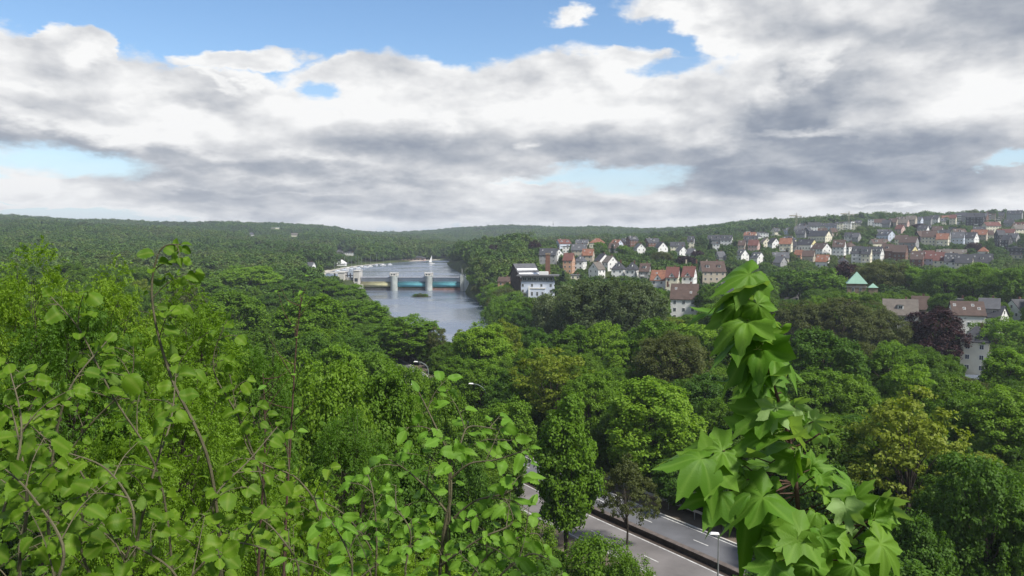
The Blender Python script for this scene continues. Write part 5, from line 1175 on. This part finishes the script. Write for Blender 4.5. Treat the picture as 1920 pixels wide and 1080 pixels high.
# low scrub over the slope and forest floor: one mass
sx_ = []; rg_ = np.random.default_rng(9)
for D0, D1, sp in ((16, 70, 2.0), (70, 130, 3.6)):
    n = int(.5*(D1*D1-D0*D0)*1.45/(sp*sp)); D = np.sqrt(rg_.uniform(D0*D0, D1*D1, n)); px = rg_.uniform(-60, 1980, n); xx = (px-960)/F*D
    s_ = rg_.uniform(.22, .5, n) if D1 < 80 else rg_.uniform(.3, .6, n)
    k = (dpoly(xx, D, ROADC, False) > 11.5) & ~inpoly(xx, D, RIVER)
    sx_.append(np.stack([xx[k], D[k], height(xx[k], D[k]), s_[k]], 1))
S = np.concatenate(sx_); keep = np.ones(len(S), bool)
for i in range(len(S)):
    xx, D, zz_, s_ = S[i]; px = 960 + xx/D*F; ty = Y0 + (CAM.z-zz_-4.2*s_)/D*F; hw = 3.0*s_/D*F
    keep[i] = not blocked(px-hw, ty, px+hw, ty+4*s_/D*F, D)
S = S[keep]; print('scrub', len(S))
sc_col = bpy.data.collections.new('scrub_kinds')
for v in V_['K']:
    o = bpy.data.objects.new('scrub_bush', v['crown'].copy()); o.data.materials[0] = L_DEEP; sc_col.objects.link(o)
me = bpy.data.meshes.new('undergrowth'); me.vertices.add(len(S)); me.vertices.foreach_set('co', S[:, :3].astype(np.float32).ravel())
a = me.attributes.new('size', 'FLOAT', 'POINT'); a.data.foreach_set('value', S[:, 3].astype(np.float32))
a = me.attributes.new('turn', 'FLOAT', 'POINT'); a.data.foreach_set('value', rg_.uniform(0, 6.28, len(S)).astype(np.float32))
a = me.attributes.new('pick', 'INT', 'POINT'); a.data.foreach_set('value', rg_.integers(0, 2, len(S)).astype(np.int32))
uw = link(bpy.data.objects.new('undergrowth', me)); tag(uw, 'low leafy undergrowth on the slope and forest floor', kind='stuff')
g2 = gnt.copy(); 
for n_ in g2.nodes:
    if n_.bl_idname == 'GeometryNodeCollectionInfo': n_.inputs['Collection'].default_value = sc_col
md = uw.modifiers.new('scatter', 'NODES'); md.node_group = g2
# ------------------------------------------------------------------ street lamps, round sign
def lamp(px, ytop, D, arm, label, zb=4.0, straight=False):
    x = at_D(px, D); zt = CAM.z - (ytop-Y0)/F*D; h = zt - zb; e = empty('street_lamp', (x, D, zb)); tag(e, label, 'street lamp', 'street lamps by the road')
    if straight:
        MB().tube([(0,0,-1),(0,0,h*.5),(0,0,h)], [.085,.07,.05], 8).build('pole', STEEL, e); ax = .0; zh = h
    else:
        pts = [(0,0,-1),(0,0,h*.8)] + [(arm*(1-math.cos(a)), 0, h*.8 + h*.2*math.sin(a)) for a in (.4,.8,1.2,1.5)]
        MB().tube(pts, [.09,.07,.06,.055,.05,.045], 8).build('pole', plain('pole_green_grey', (.20,.24,.22), .6, .1), e); ax = arm; zh = h
    s_ = -1 if arm < 0 else 1
    hd = MB().add([(ax-.05*s_,-.13,zh),(ax+.75*s_,-.16,zh+.03),(ax+.75*s_,.16,zh+.03),(ax-.05*s_,.13,zh),(ax,-.08,zh+.14),(ax+.6*s_,-.11,zh+.17),(ax+.6*s_,.11,zh+.17),(ax,.08,zh+.14)],[(0,1,2,3),(4,5,6,7),(0,1,5,4),(1,2,6,5),(2,3,7,6),(3,0,4,7)]).build('lamp_head', plain('lamp_white', (.78,.78,.76), .35, .03), e)
    MB().box(min(ax+.1*s_,ax+.6*s_),max(ax+.1*s_,ax+.6*s_),-.09,.09,zh-.04,zh-.002).build('lens', GLASS, hd); return e
lamp(1356, 1013, 62, -.35, 'straight grey street lamp with white head at the bottom beside the near carriageway', zb=4.0, straight=True)
lamp(911, 722, 124, -2.1, 'curved-arm street lamp among the trees in the centre')
lamp(802, 680, 148, -2.1, 'farther curved-arm street lamp, left of the centre one')
p = G(1017, 998, 4.1); e = empty('round_sign', (p.x, p.y, 4.05)); tag(e, 'dark round sign seen from behind on a pole at the road corner', 'sign')
MB().tube([(0,0,-.5),(0,0,2.5)], .04, 6).build('pole', DARKM, e)
MB().tube([(0,-.02,2.1),(0,.02,2.1)], .42, 20).build('disc', DARKM, e); MB().tube([(0,-.02,2.75),(0,.02,2.75)], .22, 16).build('upper_disc', DARKM, e)
# ------------------------------------------------------------------ clipped hedge fence beside the meadow
p = G(480, 603, 4.6); e = empty('paddock_fence', (p.x-10, p.y, 4.2)); tag(e, 'low white rail fence beside the small meadow', 'fence')
for k in range(9): o = link(bpy.data.objects.new('post', win_mesh(.2, 1.3)[0]), e); o.location = (k*4.2, k*.5, 0)
MB().add([(0,-.06,1.0),(33.6,3.94,1.0),(33.6,3.94,1.2),(0,-.06,1.2),(0,0,1.0),(33.6,4,1.0),(33.6,4,1.2),(0,0,1.2)],[(0,1,2,3),(7,6,5,4),(3,2,6,7)]).build('rail', FRAME, e)
# ------------------------------------------------------------------ foreground shoots
def leaf_blade(kind):
    """leaf in its own plane: base at origin, tip along +Y, unit length; returns V, Q/T, vein"""
    if kind in ('hazel', 'horn'):
        nu, nv = 15, 7; V = []; vein = []
        for i in range(nu):
            u = i/(nu-1)
            if kind == 'hazel': w = .46*math.sin(math.pi*min(1, u**.62))**.62 if 0 < u < 1 else .0; w = .46*(math.sin(math.pi*(u**.78))**.6 if 0 < u < 1 else 0)
            else: w = .27*(math.sin(math.pi*(u**.85))**.85 if 0 < u < 1 else 0)
            tooth = (.030 if kind == 'hazel' else .016)*(1 if i % 2 else -1)
            for j in range(nv):
                v = -1 + 2*j/(nv-1); e = abs(v)
                x = (w + (tooth if e > .99 and 0 < i < nu-1 else 0))*v
                y = u + (-.05*e*e if kind == 'horn' else -.07*e*(1-u))*1.0 + .06*e
                pleat = .012*math.cos((u - .28*e)*math.pi*2*7)*min(1, e*2)
                z = .05*e*w/.4 - .16*u*u + pleat
                V.append((x, y, z)); vein.append(1.0 if j == nv//2 else (.35 if math.cos((u-.28*e)*math.pi*14) > .6 else 0))
        Q = [(i*nv+j, i*nv+j+1, (i+1)*nv+j+1, (i+1)*nv+j) for i in range(nu-1) for j in range(nv-1)]
        V = np.array(V)
        if kind == 'hazel': V[:, 1] = V[:, 1] - .10*np.exp(-(V[:,1]/.12)**2)*0
        return V, np.array(Q), np.array(vein)
    # five-lobed maple leaf: outline as polar points about the petiole joint
    pts = [(-170,.16),(-156,.40),(-140,.50),(-128,.64),(-116,.60),(-104,.72),(-96,.86),(-88,.70),(-78,.62),(-68,.54),(-60,.62),(-54,.78),(-47,.82),(-42,1.0),(-36,.84),(-29,.74),(-22,.60),(-18,.56),
           (-15,.68),(-13,.84),(-6,.88),(0,1.10)]
    pts = pts + [(-a, r) for a, r in reversed(pts[:-1])]
    n = len(pts); V = [(0, 0, 0)]; vein = [1.0]
    for s_ in (.28, .55, .8, 1.0):
        for a, r in pts:
            t_ = math.radians(a); rr = r*s_ if s_ > .9 else (r*.55 + .45*.62)*s_
            ax = min((abs(abs(a)-q) for q in (0, 43, 96, 150)))
            V.append((math.sin(t_)*rr, math.cos(t_)*rr, .055*math.cos(math.radians(ax*4))*s_*-1 + .03 - .15*rr*rr*(.5+.5*math.cos(t_)) - .10*abs(math.sin(t_))*rr*rr))
            vein.append(1.0 if ax < 1.5 else (.25 if ax < 5 else 0))
    T = [(0, 1+(i+1) % n, 1+i) for i in range(n-1)]
    Q = [(1+k*n+i, 1+k*n+(i+1) % n, 1+(k+1)*n+(i+1) % n, 1+(k+1)*n+i) for k in range(3) for i in range(n-1)]
    return np.array(V), (np.array(Q), np.array(T)), np.array(vein)
def place_leaves(name, kind, items, mat, parent, rg):
    """items: (base point, direction, normal, length)"""
    Vt, Ft, vn = leaf_blade(kind); n = len(items); m_ = len(Vt)
    B = np.array([i[0] for i in items]); Yd = np.array([i[1] for i in items], float); Nn = np.array([i[2] for i in items], float); S = np.array([i[3] for i in items])
    Yd /= np.linalg.norm(Yd, axis=1)[:, None]; X = np.cross(Yd, Nn); X /= np.linalg.norm(X, axis=1)[:, None] + 1e-9; Z = np.cross(X, Yd)
    curl = rg.uniform(.4, 3.0, n)[:, None]; cup = rg.normal(0, .6, n)[:, None]; tw = rg.normal(0, .45, n)[:, None]; asp = rg.uniform(.85, 1.1, n)[:, None]
    vx, vy, vz = Vt[None, :, 0]*asp, Vt[None, :, 1], Vt[None, :, 2]*curl
    vz = vz + cup*vx*vx*1.2 + tw*vx*vy + rg.normal(0, .07, (n, 1))*np.sin(vy*7 + rg.uniform(0, 6, (n, 1)))
    W_ = B[:, None] + (X[:, None]*vx[..., None] + Yd[:, None]*vy[..., None] + Z[:, None]*vz[..., None])*S[:, None, None]
    off = (np.arange(n)*m_)[:, None, None]
    if isinstance(Ft, tuple): Q = (Ft[0][None] + off).reshape(-1, 4); T = (Ft[1][None] + off).reshape(-1, 3)
    else: Q = (Ft[None] + off).reshape(-1, 4); T = None
    me = mesh_np(name, W_.reshape(-1, 3), Q, T, mat, True, {'vein': np.tile(vn, n)})
    return link(bpy.data.objects.new(name, me), parent)
def curve3(pts, n=14):
    q = []; P_ = [Vector(p) for p in pts]
    for i in range(len(P_)-1):
        p0, p1, p2, p3 = P_[max(i-1,0)], P_[i], P_[i+1], P_[min(i+2, len(P_)-1)]
        for k in range(n):
            u = k/n; q.append(.5*((2*p1)+(-p0+p2)*u+(2*p0-5*p1+4*p2-p3)*u*u+(-p0+3*p1-3*p2+p3)*u**3))
    q.append(P_[-1]); return q
def shoot_leaves(path, rg, step, size, kind, start=.15, items=None, twigs=None, spread=1.0, droop=.5, flatlook=.5, both=False):
    """alternate leaves on short stalks along a path"""
    items = [] if items is None else items; L = 0; nxt = 0; s_ = 1; tot = sum((path[i+1]-path[i]).length for i in range(len(path)-1))
    for i in range(len(path)-1):
        seg = path[i+1]-path[i]; 
        if seg.length < 1e-6: continue
        L += seg.length
        if L/tot < start or L < nxt: continue
        nxt = L + step*rg.uniform(.7, 1.3); s_ = -s_; d = seg.normalized()
        for sgn in ((s_, -s_) if both else (s_,)):
            side = d.cross(Vector((rg.normal()*.4, rg.normal()*.4-.2, 1))).normalized()*sgn
            dr = d*.45 + side*spread + Vector((rg.normal()*.25, rg.normal()*.25, -droop*rg.uniform(.2, 1.4)))
            dr.normalize(); b = path[i+1]; pl = size*rg.uniform(.22, .4) * (2.2 if kind == 'maple' else 1)
            e_ = b + (dr*.8 + Vector((0, 0, .25))).normalized()*pl
            if twigs is not None: twigs.tube([b, b.lerp(e_, .5)+Vector((0,0,.1*pl)), e_], [.0013, .001, .0009] if kind != 'maple' else [.0018,.0014,.0012], 4, caps=False)
            nn_ = Vector((rg.normal()*.45, rg.normal()*.45 - flatlook*1.3, 1.0)).normalized()
            items.append((tuple(e_), tuple(dr), tuple(nn_), size*rg.choice([.55,.8,1.0,1.1,1.35])*rg.uniform(.85,1.1)))
    return items
def Pd(q): return P(q[0], q[1], q[2])
def shrub(name, label, kind, mat, stems, cat, base, barkm, size, step, side_every, side_len, rg, droop=.5, flat=.5, rad=.006, depth=.25, start=.1, leaf_label=None):
    root = empty(name, base); tag(root, label, cat); Mi = Vector(base)
    tw = MB(); items = []
    for st in stems:
        pts = [Pd(q) for q in st['p']]; path = curve3(pts); r0 = st.get('r', rad*.6); n = len(path)
        tw.tube(path[::2] + [path[-1]], [r0*(1-.85*i/(len(path[::2]))) + .0009 for i in range(len(path[::2])+1)], 6)
        tw.tube([Mi + Vector((pts[0].x-Mi.x, pts[0].y-Mi.y, 0))*.35 - Vector((0, 0, .15)), Mi.lerp(pts[0], .5) + Vector(((pts[0].x-Mi.x)*.2, 0, 0)), pts[0]], [r0*1.8, r0*1.4, r0], 6)
        if st.get('bare'): continue
        shoot_leaves(path, rg, step, size, kind, st.get('s', start), items, tw, droop=droop, flatlook=flat)
        # side shoots
        L = 0; nxt = 0
        for i in range(2, n-2):
            L += (path[i]-path[i-1]).length
            if i/n < st.get('s', start) or L < nxt: continue
            nxt = L + side_every*rg.uniform(.6, 1.4)
            d = (path[i+1]-path[i]).normalized(); sd_ = Vector(rg.normal(size=3)); sd_.y = sd_.y*depth*2; sd_ = (sd_ - d*sd_.dot(d)).normalized()
            ln = side_len*rg.uniform(.5, 1.3)*(1-.75*i/n)*st.get('k', 1.0); a = path[i]
            b1 = a + (d*.5+sd_*.8+Vector((0,0,.25))).normalized()*ln*.5; c1 = b1 + (d*.4+sd_*.9+Vector((0,0,-.05))).normalized()*ln*.5
            sp = curve3([a, b1, c1], 6); tw.tube(sp, [.0022*(1-.7*k/len(sp)) for k in range(len(sp))], 4, caps=False)
            shoot_leaves(sp, rg, step, size, kind, .2, items, tw, droop=droop, flatlook=flat)
            items.append((tuple(c1), tuple(c1-b1 + Vector((0,0,-.3*ln))), (rg.normal()*.4, -flat, 1), size*rg.uniform(.6, 1.0)))
        e_ = path[-1]; items.append((tuple(e_), tuple((path[-1]-path[-3]).normalized()), (0, -.6, 1), size*.8))
    o = tw.build('stems', barkm, root); o.data.transform(Matrix.Translation(-Mi))
    o = place_leaves('leaves', kind, items, mat, root, rg); o.data.transform(Matrix.Translation(-Mi)); print(name, len(items), 'leaves')
    return root
rgf = np.random.default_rng(77)
# hazel at the left: long arching shoots, then the leafy base of the bush
gz = hz(-1.2, 2.4)
hz_st = [dict(p=[(430,1200,3.0),(455,900,3.0),(430,700,3.0),(400,560,2.95),(370,500,2.9)], s=.25) if 0 else
 dict(p=[(250,1250,2.9),(330,900,2.85),(395,640,2.8),(272,560,2.8),(296,462,2.8)][:0] or [(420,1150,2.9),(395,880,2.8),(318,700,2.8),(285,560,2.8),(300,470,2.8),(340,458,2.8)], s=.30, r=.006),
 dict(p=[(330,1150,2.7),(300,900,2.65),(210,740,2.6),(150,620,2.6),(95,556,2.6)], s=.25),
 dict(p=[(120,1200,2.2),(90,980,2.2),(100,850,2.2),(130,730,2.2),(200,640,2.3)], s=.1, r=.0042),
 dict(p=[(480,1180,3.0),(500,960,3.0),(455,800,2.9),(400,690,2.9),(425,600,2.9)], s=.45),
 dict(p=[(560,1180,3.0),(600,990,2.9),(560,900,2.9),(470,850,2.9),(430,700,2.9)], s=.15),
 dict(p=[(20,1150,1.9),(50,960,1.9),(40,850,1.95),(20,760,2.0)], s=.0, r=.0042),
 dict(p=[(220,1200,2.2),(260,1000,2.2),(290,880,2.2),(320,790,2.3),(330,700,2.4)], s=.05, r=.0042),
 dict(p=[(200,1150,2.1),(150,1020,2.1),(160,900,2.1),(60,800,2.1)], s=.0),
 dict(p=[(380,1180,2.5),(420,1040,2.5),(400,940,2.5),(470,860,2.6),(520,800,2.7)], s=.0),
 dict(p=[(650,1150,3.1),(700,1050,3.1),(640,960,3.1),(560,930,3.1)], s=.0),
 dict(p=[(500,1200,2.5),(560,1080,2.5),(520,1000,2.5),(470,960,2.5)], s=.0),
 dict(p=[(60,1200,2.6),(40,1000,2.7),(150,820,2.8),(240,720,2.8),(250,650,2.8)], s=.1),
 dict(p=[(300,1200,2.3),(330,1080,2.3),(200,1000,2.3),(100,960,2.3)], s=.0),
 dict(p=[(60,1180,1.7),(120,1040,1.7),(60,930,1.75),(10,880,1.8)], s=.0),
 dict(p=[(150,1180,1.8),(230,1060,1.8),(250,960,1.8),(200,880,1.9),(130,850,1.9)], s=.0),
 dict(p=[(-40,1180,1.8),(-10,1020,1.8),(40,820,1.9),(20,700,2.0)], s=.0),
 dict(p=[(300,1180,2.0),(360,1080,2.0),(430,1020,2.0),(500,1030,2.0)], s=.0),
 dict(p=[(-60,1100,2.4),(-30,900,2.4),(60,760,2.4),(80,700,2.4)], s=.05)]
shrub('hazel_bush', 'hazel bush with broad round yellow-green leaves filling the left foreground', 'hazel', L_HAZEL, hz_st, 'bush', (-1.3, 2.5, gz), BARKG, .044, .029, .12, .26, rgf, droop=.55, flat=.75)
# cherry-like ovate shoots at bottom centre
ho_st = [dict(p=[(815,1180,2.7),(832,1000,2.7),(845,930,2.7),(840,855,2.7),(812,790,2.7),(785,735,2.7)], s=.12, r=.007),
 dict(p=[(838,960,2.7),(800,915,2.7),(760,880,2.7),(728,861,2.65)], s=.1),
 dict(p=[(843,900,2.7),(880,870,2.68),(930,862,2.66),(990,842,2.6)], s=.1),
 dict(p=[(842,870,2.7),(862,835,2.72),(880,800,2.75),(935,806,2.75)], s=.1),
 dict(p=[(836,985,2.7),(890,940,2.68),(950,925,2.65),(978,905,2.6)], s=.1),
 dict(p=[(826,1060,2.65),(900,1010,2.6),(960,980,2.6),(945,930,2.6)], s=.0),
 dict(p=[(700,1180,2.5),(706,1020,2.5),(700,930,2.5),(690,890,2.55)], s=.0),
 dict(p=[(640,1180,2.4),(660,1060,2.4),(610,960,2.4)], s=.0),
 dict(p=[(780,1180,2.4),(760,1080,2.4),(770,1000,2.4),(740,950,2.4)], s=.0),
 dict(p=[(900,1180,2.5),(930,1090,2.5),(990,1040,2.5),(1030,1050,2.5)], s=.0),
 dict(p=[(860,1180,2.6),(880,1090,2.6),(930,1030,2.6),(1000,1000,2.6),(1020,1020,2.6)], s=.0),
 dict(p=[(620,1160,2.7),(680,1080,2.7),(740,1040,2.7),(800,1000,2.7)], s=.0)]
shrub('hornbeam_shoots', 'young hornbeam with pointed oval leaves at the bottom centre', 'horn', L_HORN, ho_st, 'sapling', (-.25, 2.65, hz(-.25, 2.65)), BARKG, .060, .034, .12, .28, rgf, droop=.45, flat=.75)
# maple shoot at the right
ma_st = [dict(p=[(1515,1250,2.0),(1500,1000,2.0),(1485,850,2.0),(1462,760,2.0),(1440,690,2.0),(1415,600,2.0),(1392,520,2.0)], s=2, r=.0075, bare=True)]
root = empty('maple_sapling', (.75, 2.0, hz(.75, 2.0))); tag(root, 'young maple shoot with large lobed leaves standing in the right foreground', 'sapling'); Mi = Vector(root.location)
tw = MB(); path = curve3([Pd(q) for q in ma_st[0]['p']]); n = len(path)
tw.tube(path, [.0075*(1-.72*i/n) for i in range(n)], 8)
tw.tube([Mi - Vector((0, 0, .15)), Mi.lerp(path[0], .5), path[0]], [.012, .010, .0075], 8)
items = []
def mleaf(bx, by, tx, ty, s, nrm=(0, -.7, .7), D=2.0, dd=0.0, stalk=None):
    """leaf whose stalk joint and tip lie at these picture places, s is leaf length in metres"""
    a = P(bx, by, D); b = P(tx, ty, D + dd)
    if stalk: c = P(*stalk, 2.0) if len(stalk) == 2 else P(*stalk); tw.tube([c, c.lerp(a, .5)+Vector((0, 0, .006)), a], [.0021, .0017, .0013], 5, caps=False)
    items.append((tuple(a), tuple(b-a), nrm, (b-a).length*s))
ML = [ # joint x,y, tip x,y, normal, D, tip depth shift, stalk root
 (1405,515,1330,545,(.3,-.5,.8),1.97,-.02,(1392,520)),(1398,548,1310,562,(.1,.4,.9),1.98,-.02,(1400,545)),(1402,520,1400,505,(0,-.9,.4),2.0,0,(1392,520)),
 (1385,565,1345,610,(.1,-.7,.6),1.94,-.02,(1415,590)),(1420,570,1468,622,(-.2,-.85,.4),1.93,-.02,(1410,590)),
 (1400,600,1330,640,(.1,-.5,.8),1.94,-.03,(1420,620)),(1430,590,1485,600,(.2,-.3,.9),2.02,0,(1418,610)),(1400,635,1318,660,(.2,.3,.9),1.96,-.03,(1425,640)),
 (1425,645,1350,705,(.2,-.2,.9),1.98,-.03,(1430,650)),(1430,625,1475,655,(0,-.6,.7),1.97,-.02,(1425,640)),(1452,675,1520,690,(.1,-.2,.95),2.0,0,(1435,680)),
 (1440,700,1360,735,(.3,.2,.9),1.97,-.03,(1445,700)),(1412,655,1386,705,(0,-.8,.5),2.02,0,(1425,650)),(1405,690,1335,700,(.1,.3,.9),2.03,-.02,(1438,690)),
 (1455,765,1440,825,(.2,-.9,.2),1.92,.0,(1465,780)),(1440,770,1370,800,(.2,-.4,.9),1.95,-.03,(1465,780)),(1490,760,1525,735,(0,-.9,.3),2.0,0,(1478,800)),
 (1525,790,1575,800,(.2,-.9,.2),1.97,0,(1485,820)),(1515,800,1545,760,(.4,-.8,.3),2.02,0,(1484,830)),(1480,800,1535,850,(-.2,.3,.9),1.94,-.02,(1480,815)),
 (1450,815,1360,840,(.2,-.3,.9),1.94,-.03,(1478,830)),(1440,840,1350,870,(.1,.1,1),1.96,-.03,(1482,850)),(1490,860,1480,930,(.1,.3,.9),1.94,-.04,(1487,870)),
 (1355,845,1280,862,(.1,-.7,.7),1.93,-.02,(1480,880)),(1315,860,1222,872,(.1,-.5,.8),1.9,-.02,(1380,900)),(1340,872,1270,905,(.0,-.8,.6),1.92,-.02,(1390,905)),
 (1350,870,1390,905,(0,-.7,.7),1.95,-.02,(1400,905)),(1370,862,1420,870,(0,-.5,.8),1.95,-.02,(1420,890)),(1350,925,1275,945,(.1,-.7,.7),1.92,-.02,(1480,900)),
 (1410,925,1330,960,(.2,-.4,.9),1.9,-.03,(1484,905)),(1430,935,1340,985,(.1,-.3,.9),1.88,-.03,(1488,925)),(1400,900,1445,940,(0,-.5,.8),1.93,-.02,(1450,890)),
 (1440,905,1425,965,(0,-.8,.5),1.95,-.02,(1486,905)),(1520,880,1560,835,(-.2,-.6,.7),2.02,0,(1492,900)),(1535,890,1590,905,(0,-.3,.9),1.97,-.02,(1495,920)),
 (1600,930,1555,870,(.2,-.7,.6),1.97,-.02,(1500,960)),(1600,940,1635,880,(0,-.3,.9),1.99,-.02,(1500,970)),(1585,950,1600,1020,(.2,-.9,.2),1.93,-.02,(1505,990)),
 (1655,950,1662,895,(.1,-.9,.2),1.97,0,(1600,1010)),(1655,965,1705,955,(.2,-.8,.4),1.95,0,(1600,1010)),(1640,975,1655,1035,(.3,-.7,.5),1.93,-.02,(1590,1000)),
 (1500,1000,1420,1020,(.1,-.6,.7),1.86,-.03,(1502,1000)),(1495,1010,1475,1085,(0,-.8,.6),1.84,-.03,(1503,1005)),(1540,1005,1560,1075,(.1,-.8,.5),1.86,-.03,(1505,1000)),
 (1570,1010,1620,1060,(0,-.5,.8),1.88,-.03,(1510,1010)),(1650,1020,1712,1080,(.3,-.7,.6),1.88,-.02,(1580,1040)),(1450,985,1395,1030,(.1,-.4,.9),1.9,-.03,(1500,1000)),
 (1530,960,1580,985,(0,-.2,.95),1.93,-.03,(1500,970)),(1470,960,1440,1010,(0,-.4,.9),1.92,-.03,(1498,960)),(1600,1060,1560,1120,(0,-.7,.7),1.85,-.03,(1540,1050)),
 (1640,1070,1680,1130,(0,-.6,.7),1.88,-.03,(1560,1060)),(1450,1060,1400,1120,(0,-.6,.8),1.83,-.03,(1505,1040)),(1520,1060,1500,1140,(0,-.8,.6),1.82,-.03,(1508,1040)),
 (1445,950,1385,955,(0,-.2,1),1.98,-.02,(1490,930)),(1550,920,1610,960,(0,.1,1),2.0,-.02,(1495,930)),(1510,850,1540,900,(0,.2,1),2.0,-.02,(1488,870)),(1470,740,1475,800,(.1,.3,1),2.02,-.03,(1455,740))]
ML = [(a_, b_, c_, d_, ((n_[0], .85, n_[2]) if n_[1] < -.85 else n_), D_, e_, s_) for a_, b_, c_, d_, n_, D_, e_, s_ in ML]
for (bx, by, tx, ty, nn_, D, dd, stk) in ML: mleaf(bx, by, tx, ty, .92 if abs(tx-bx) > 58 else .70, nn_, D, dd, stk)
for (bx, by, tx, ty, nn_, D, dd, stk) in ML[1::4]:       # a second, deeper layer fills the shoot
    q = rgf.normal(size=4); mleaf(bx+q[0]*22, by+16+q[1]*14, tx+q[2]*26, ty+20+q[3]*16, .75, (nn_[0]+q[0]*.3, nn_[1]*.5, abs(nn_[2])+.3), D+.10, dd+.01, stk)
for st in ([(1488,875,2.0),(1440,885,1.98),(1380,900,1.95),(1340,880,1.93)],[(1500,985,2.0),(1560,975,1.98),(1610,985,1.97),(1650,960,1.96)],[(1492,905,2.0),(1440,925,1.96),(1400,925,1.93)],[(1480,840,2.0),(1510,830,1.99),(1538,812,1.98)]):
    tw.tube(curve3([Pd(q) for q in st], 6), .0026, 5)
o = tw.build('stems', BARKR, root, smooth=True); o.data.transform(Matrix.Translation(-Mi))
o = place_leaves('leaves', 'maple', items, L_MAPLE, root, rgf); o.data.transform(Matrix.Translation(-Mi))
bud = MB()
for q in [(1481,838),(1503,1000),(1420,655)]:
    c = P(*q, 1.98)
    for k in range(6):
        a = k*1.05; bud.tube([c, c+Vector((math.cos(a)*.012, -.006, math.sin(a)*.012))], [.0014,.0006], 4)
o = bud.build('buds', plain('bud_yellow', (.35,.38,.14), .6, .1), root); o.data.transform(Matrix.Translation(-Mi))
# thin nearly bare saplings left of centre
for i, (pts, lab_) in enumerate([([(478,1200,5.0),(488,1000,5.0),(497,820,5.0),(493,700,5.0)], 'thin dark sapling with few leaves, left of the bare pair'), ([(528,1200,5.2),(535,1000,5.2),(545,820,5.2),(556,640,5.2),(566,560,5.2)], 'taller thin sapling with bare twigs, right of the bare pair')]):
    base = Pd((pts[0][0], 1300, pts[0][2])); rt = empty('bare_sapling', base); tag(rt, lab_, 'sapling'); path = curve3([base]+[Pd(q) for q in pts]); n = len(path); tw = MB(); tw.tube(path, [.014*(1-.88*k/n) for k in range(n)], 7); items = []
    for k in range(12, n-1, 2):
        d = Vector((rgf.normal(), rgf.normal()*.5, abs(rgf.normal())*.7+.5)).normalized(); ln = rgf.uniform(.15, .55)*(1-.4*k/n)
        b1 = path[k]+d*ln*.5+Vector((0,0,-.02)); c1 = b1 + (d+Vector((rgf.normal()*.3,0,.3))).normalized()*ln*.5; sp = curve3([path[k], b1, c1], 5); tw.tube(sp, [.0035*(1-.8*q/len(sp)) for q in range(len(sp))], 4, caps=False)
        if k % 3 == 0: shoot_leaves(sp, rgf, .09, .055, 'horn', .3, items, tw, flatlook=.7)
    o = tw.build('stems', BARKR, rt, smooth=True); o.data.transform(Matrix.Translation(-base)); o = place_leaves('leaves', 'horn', items, L_HORN, rt, rgf); o.data.transform(Matrix.Translation(-base))
# ------------------------------------------------------------------ haze
hm = bpy.data.materials.new('haze'); hm.use_nodes = True; t = hm.node_tree; t.nodes.clear()
pv = t.nodes.new('ShaderNodeVolumePrincipled'); pv.inputs['Color'].default_value = (.80, .88, 1, 1); pv.inputs['Density'].default_value = .00016; pv.inputs['Anisotropy'].default_value = .2
o_ = t.nodes.new('ShaderNodeOutputMaterial'); t.links.new(pv.outputs[0], o_.inputs['Volume'])
HAZE = True
if HAZE:
    o = MB().box(-4600, 4600, -70, 7100, -6, 115).build('haze', hm); tag(o, 'thin bluish summer haze over the valley', kind='stuff')
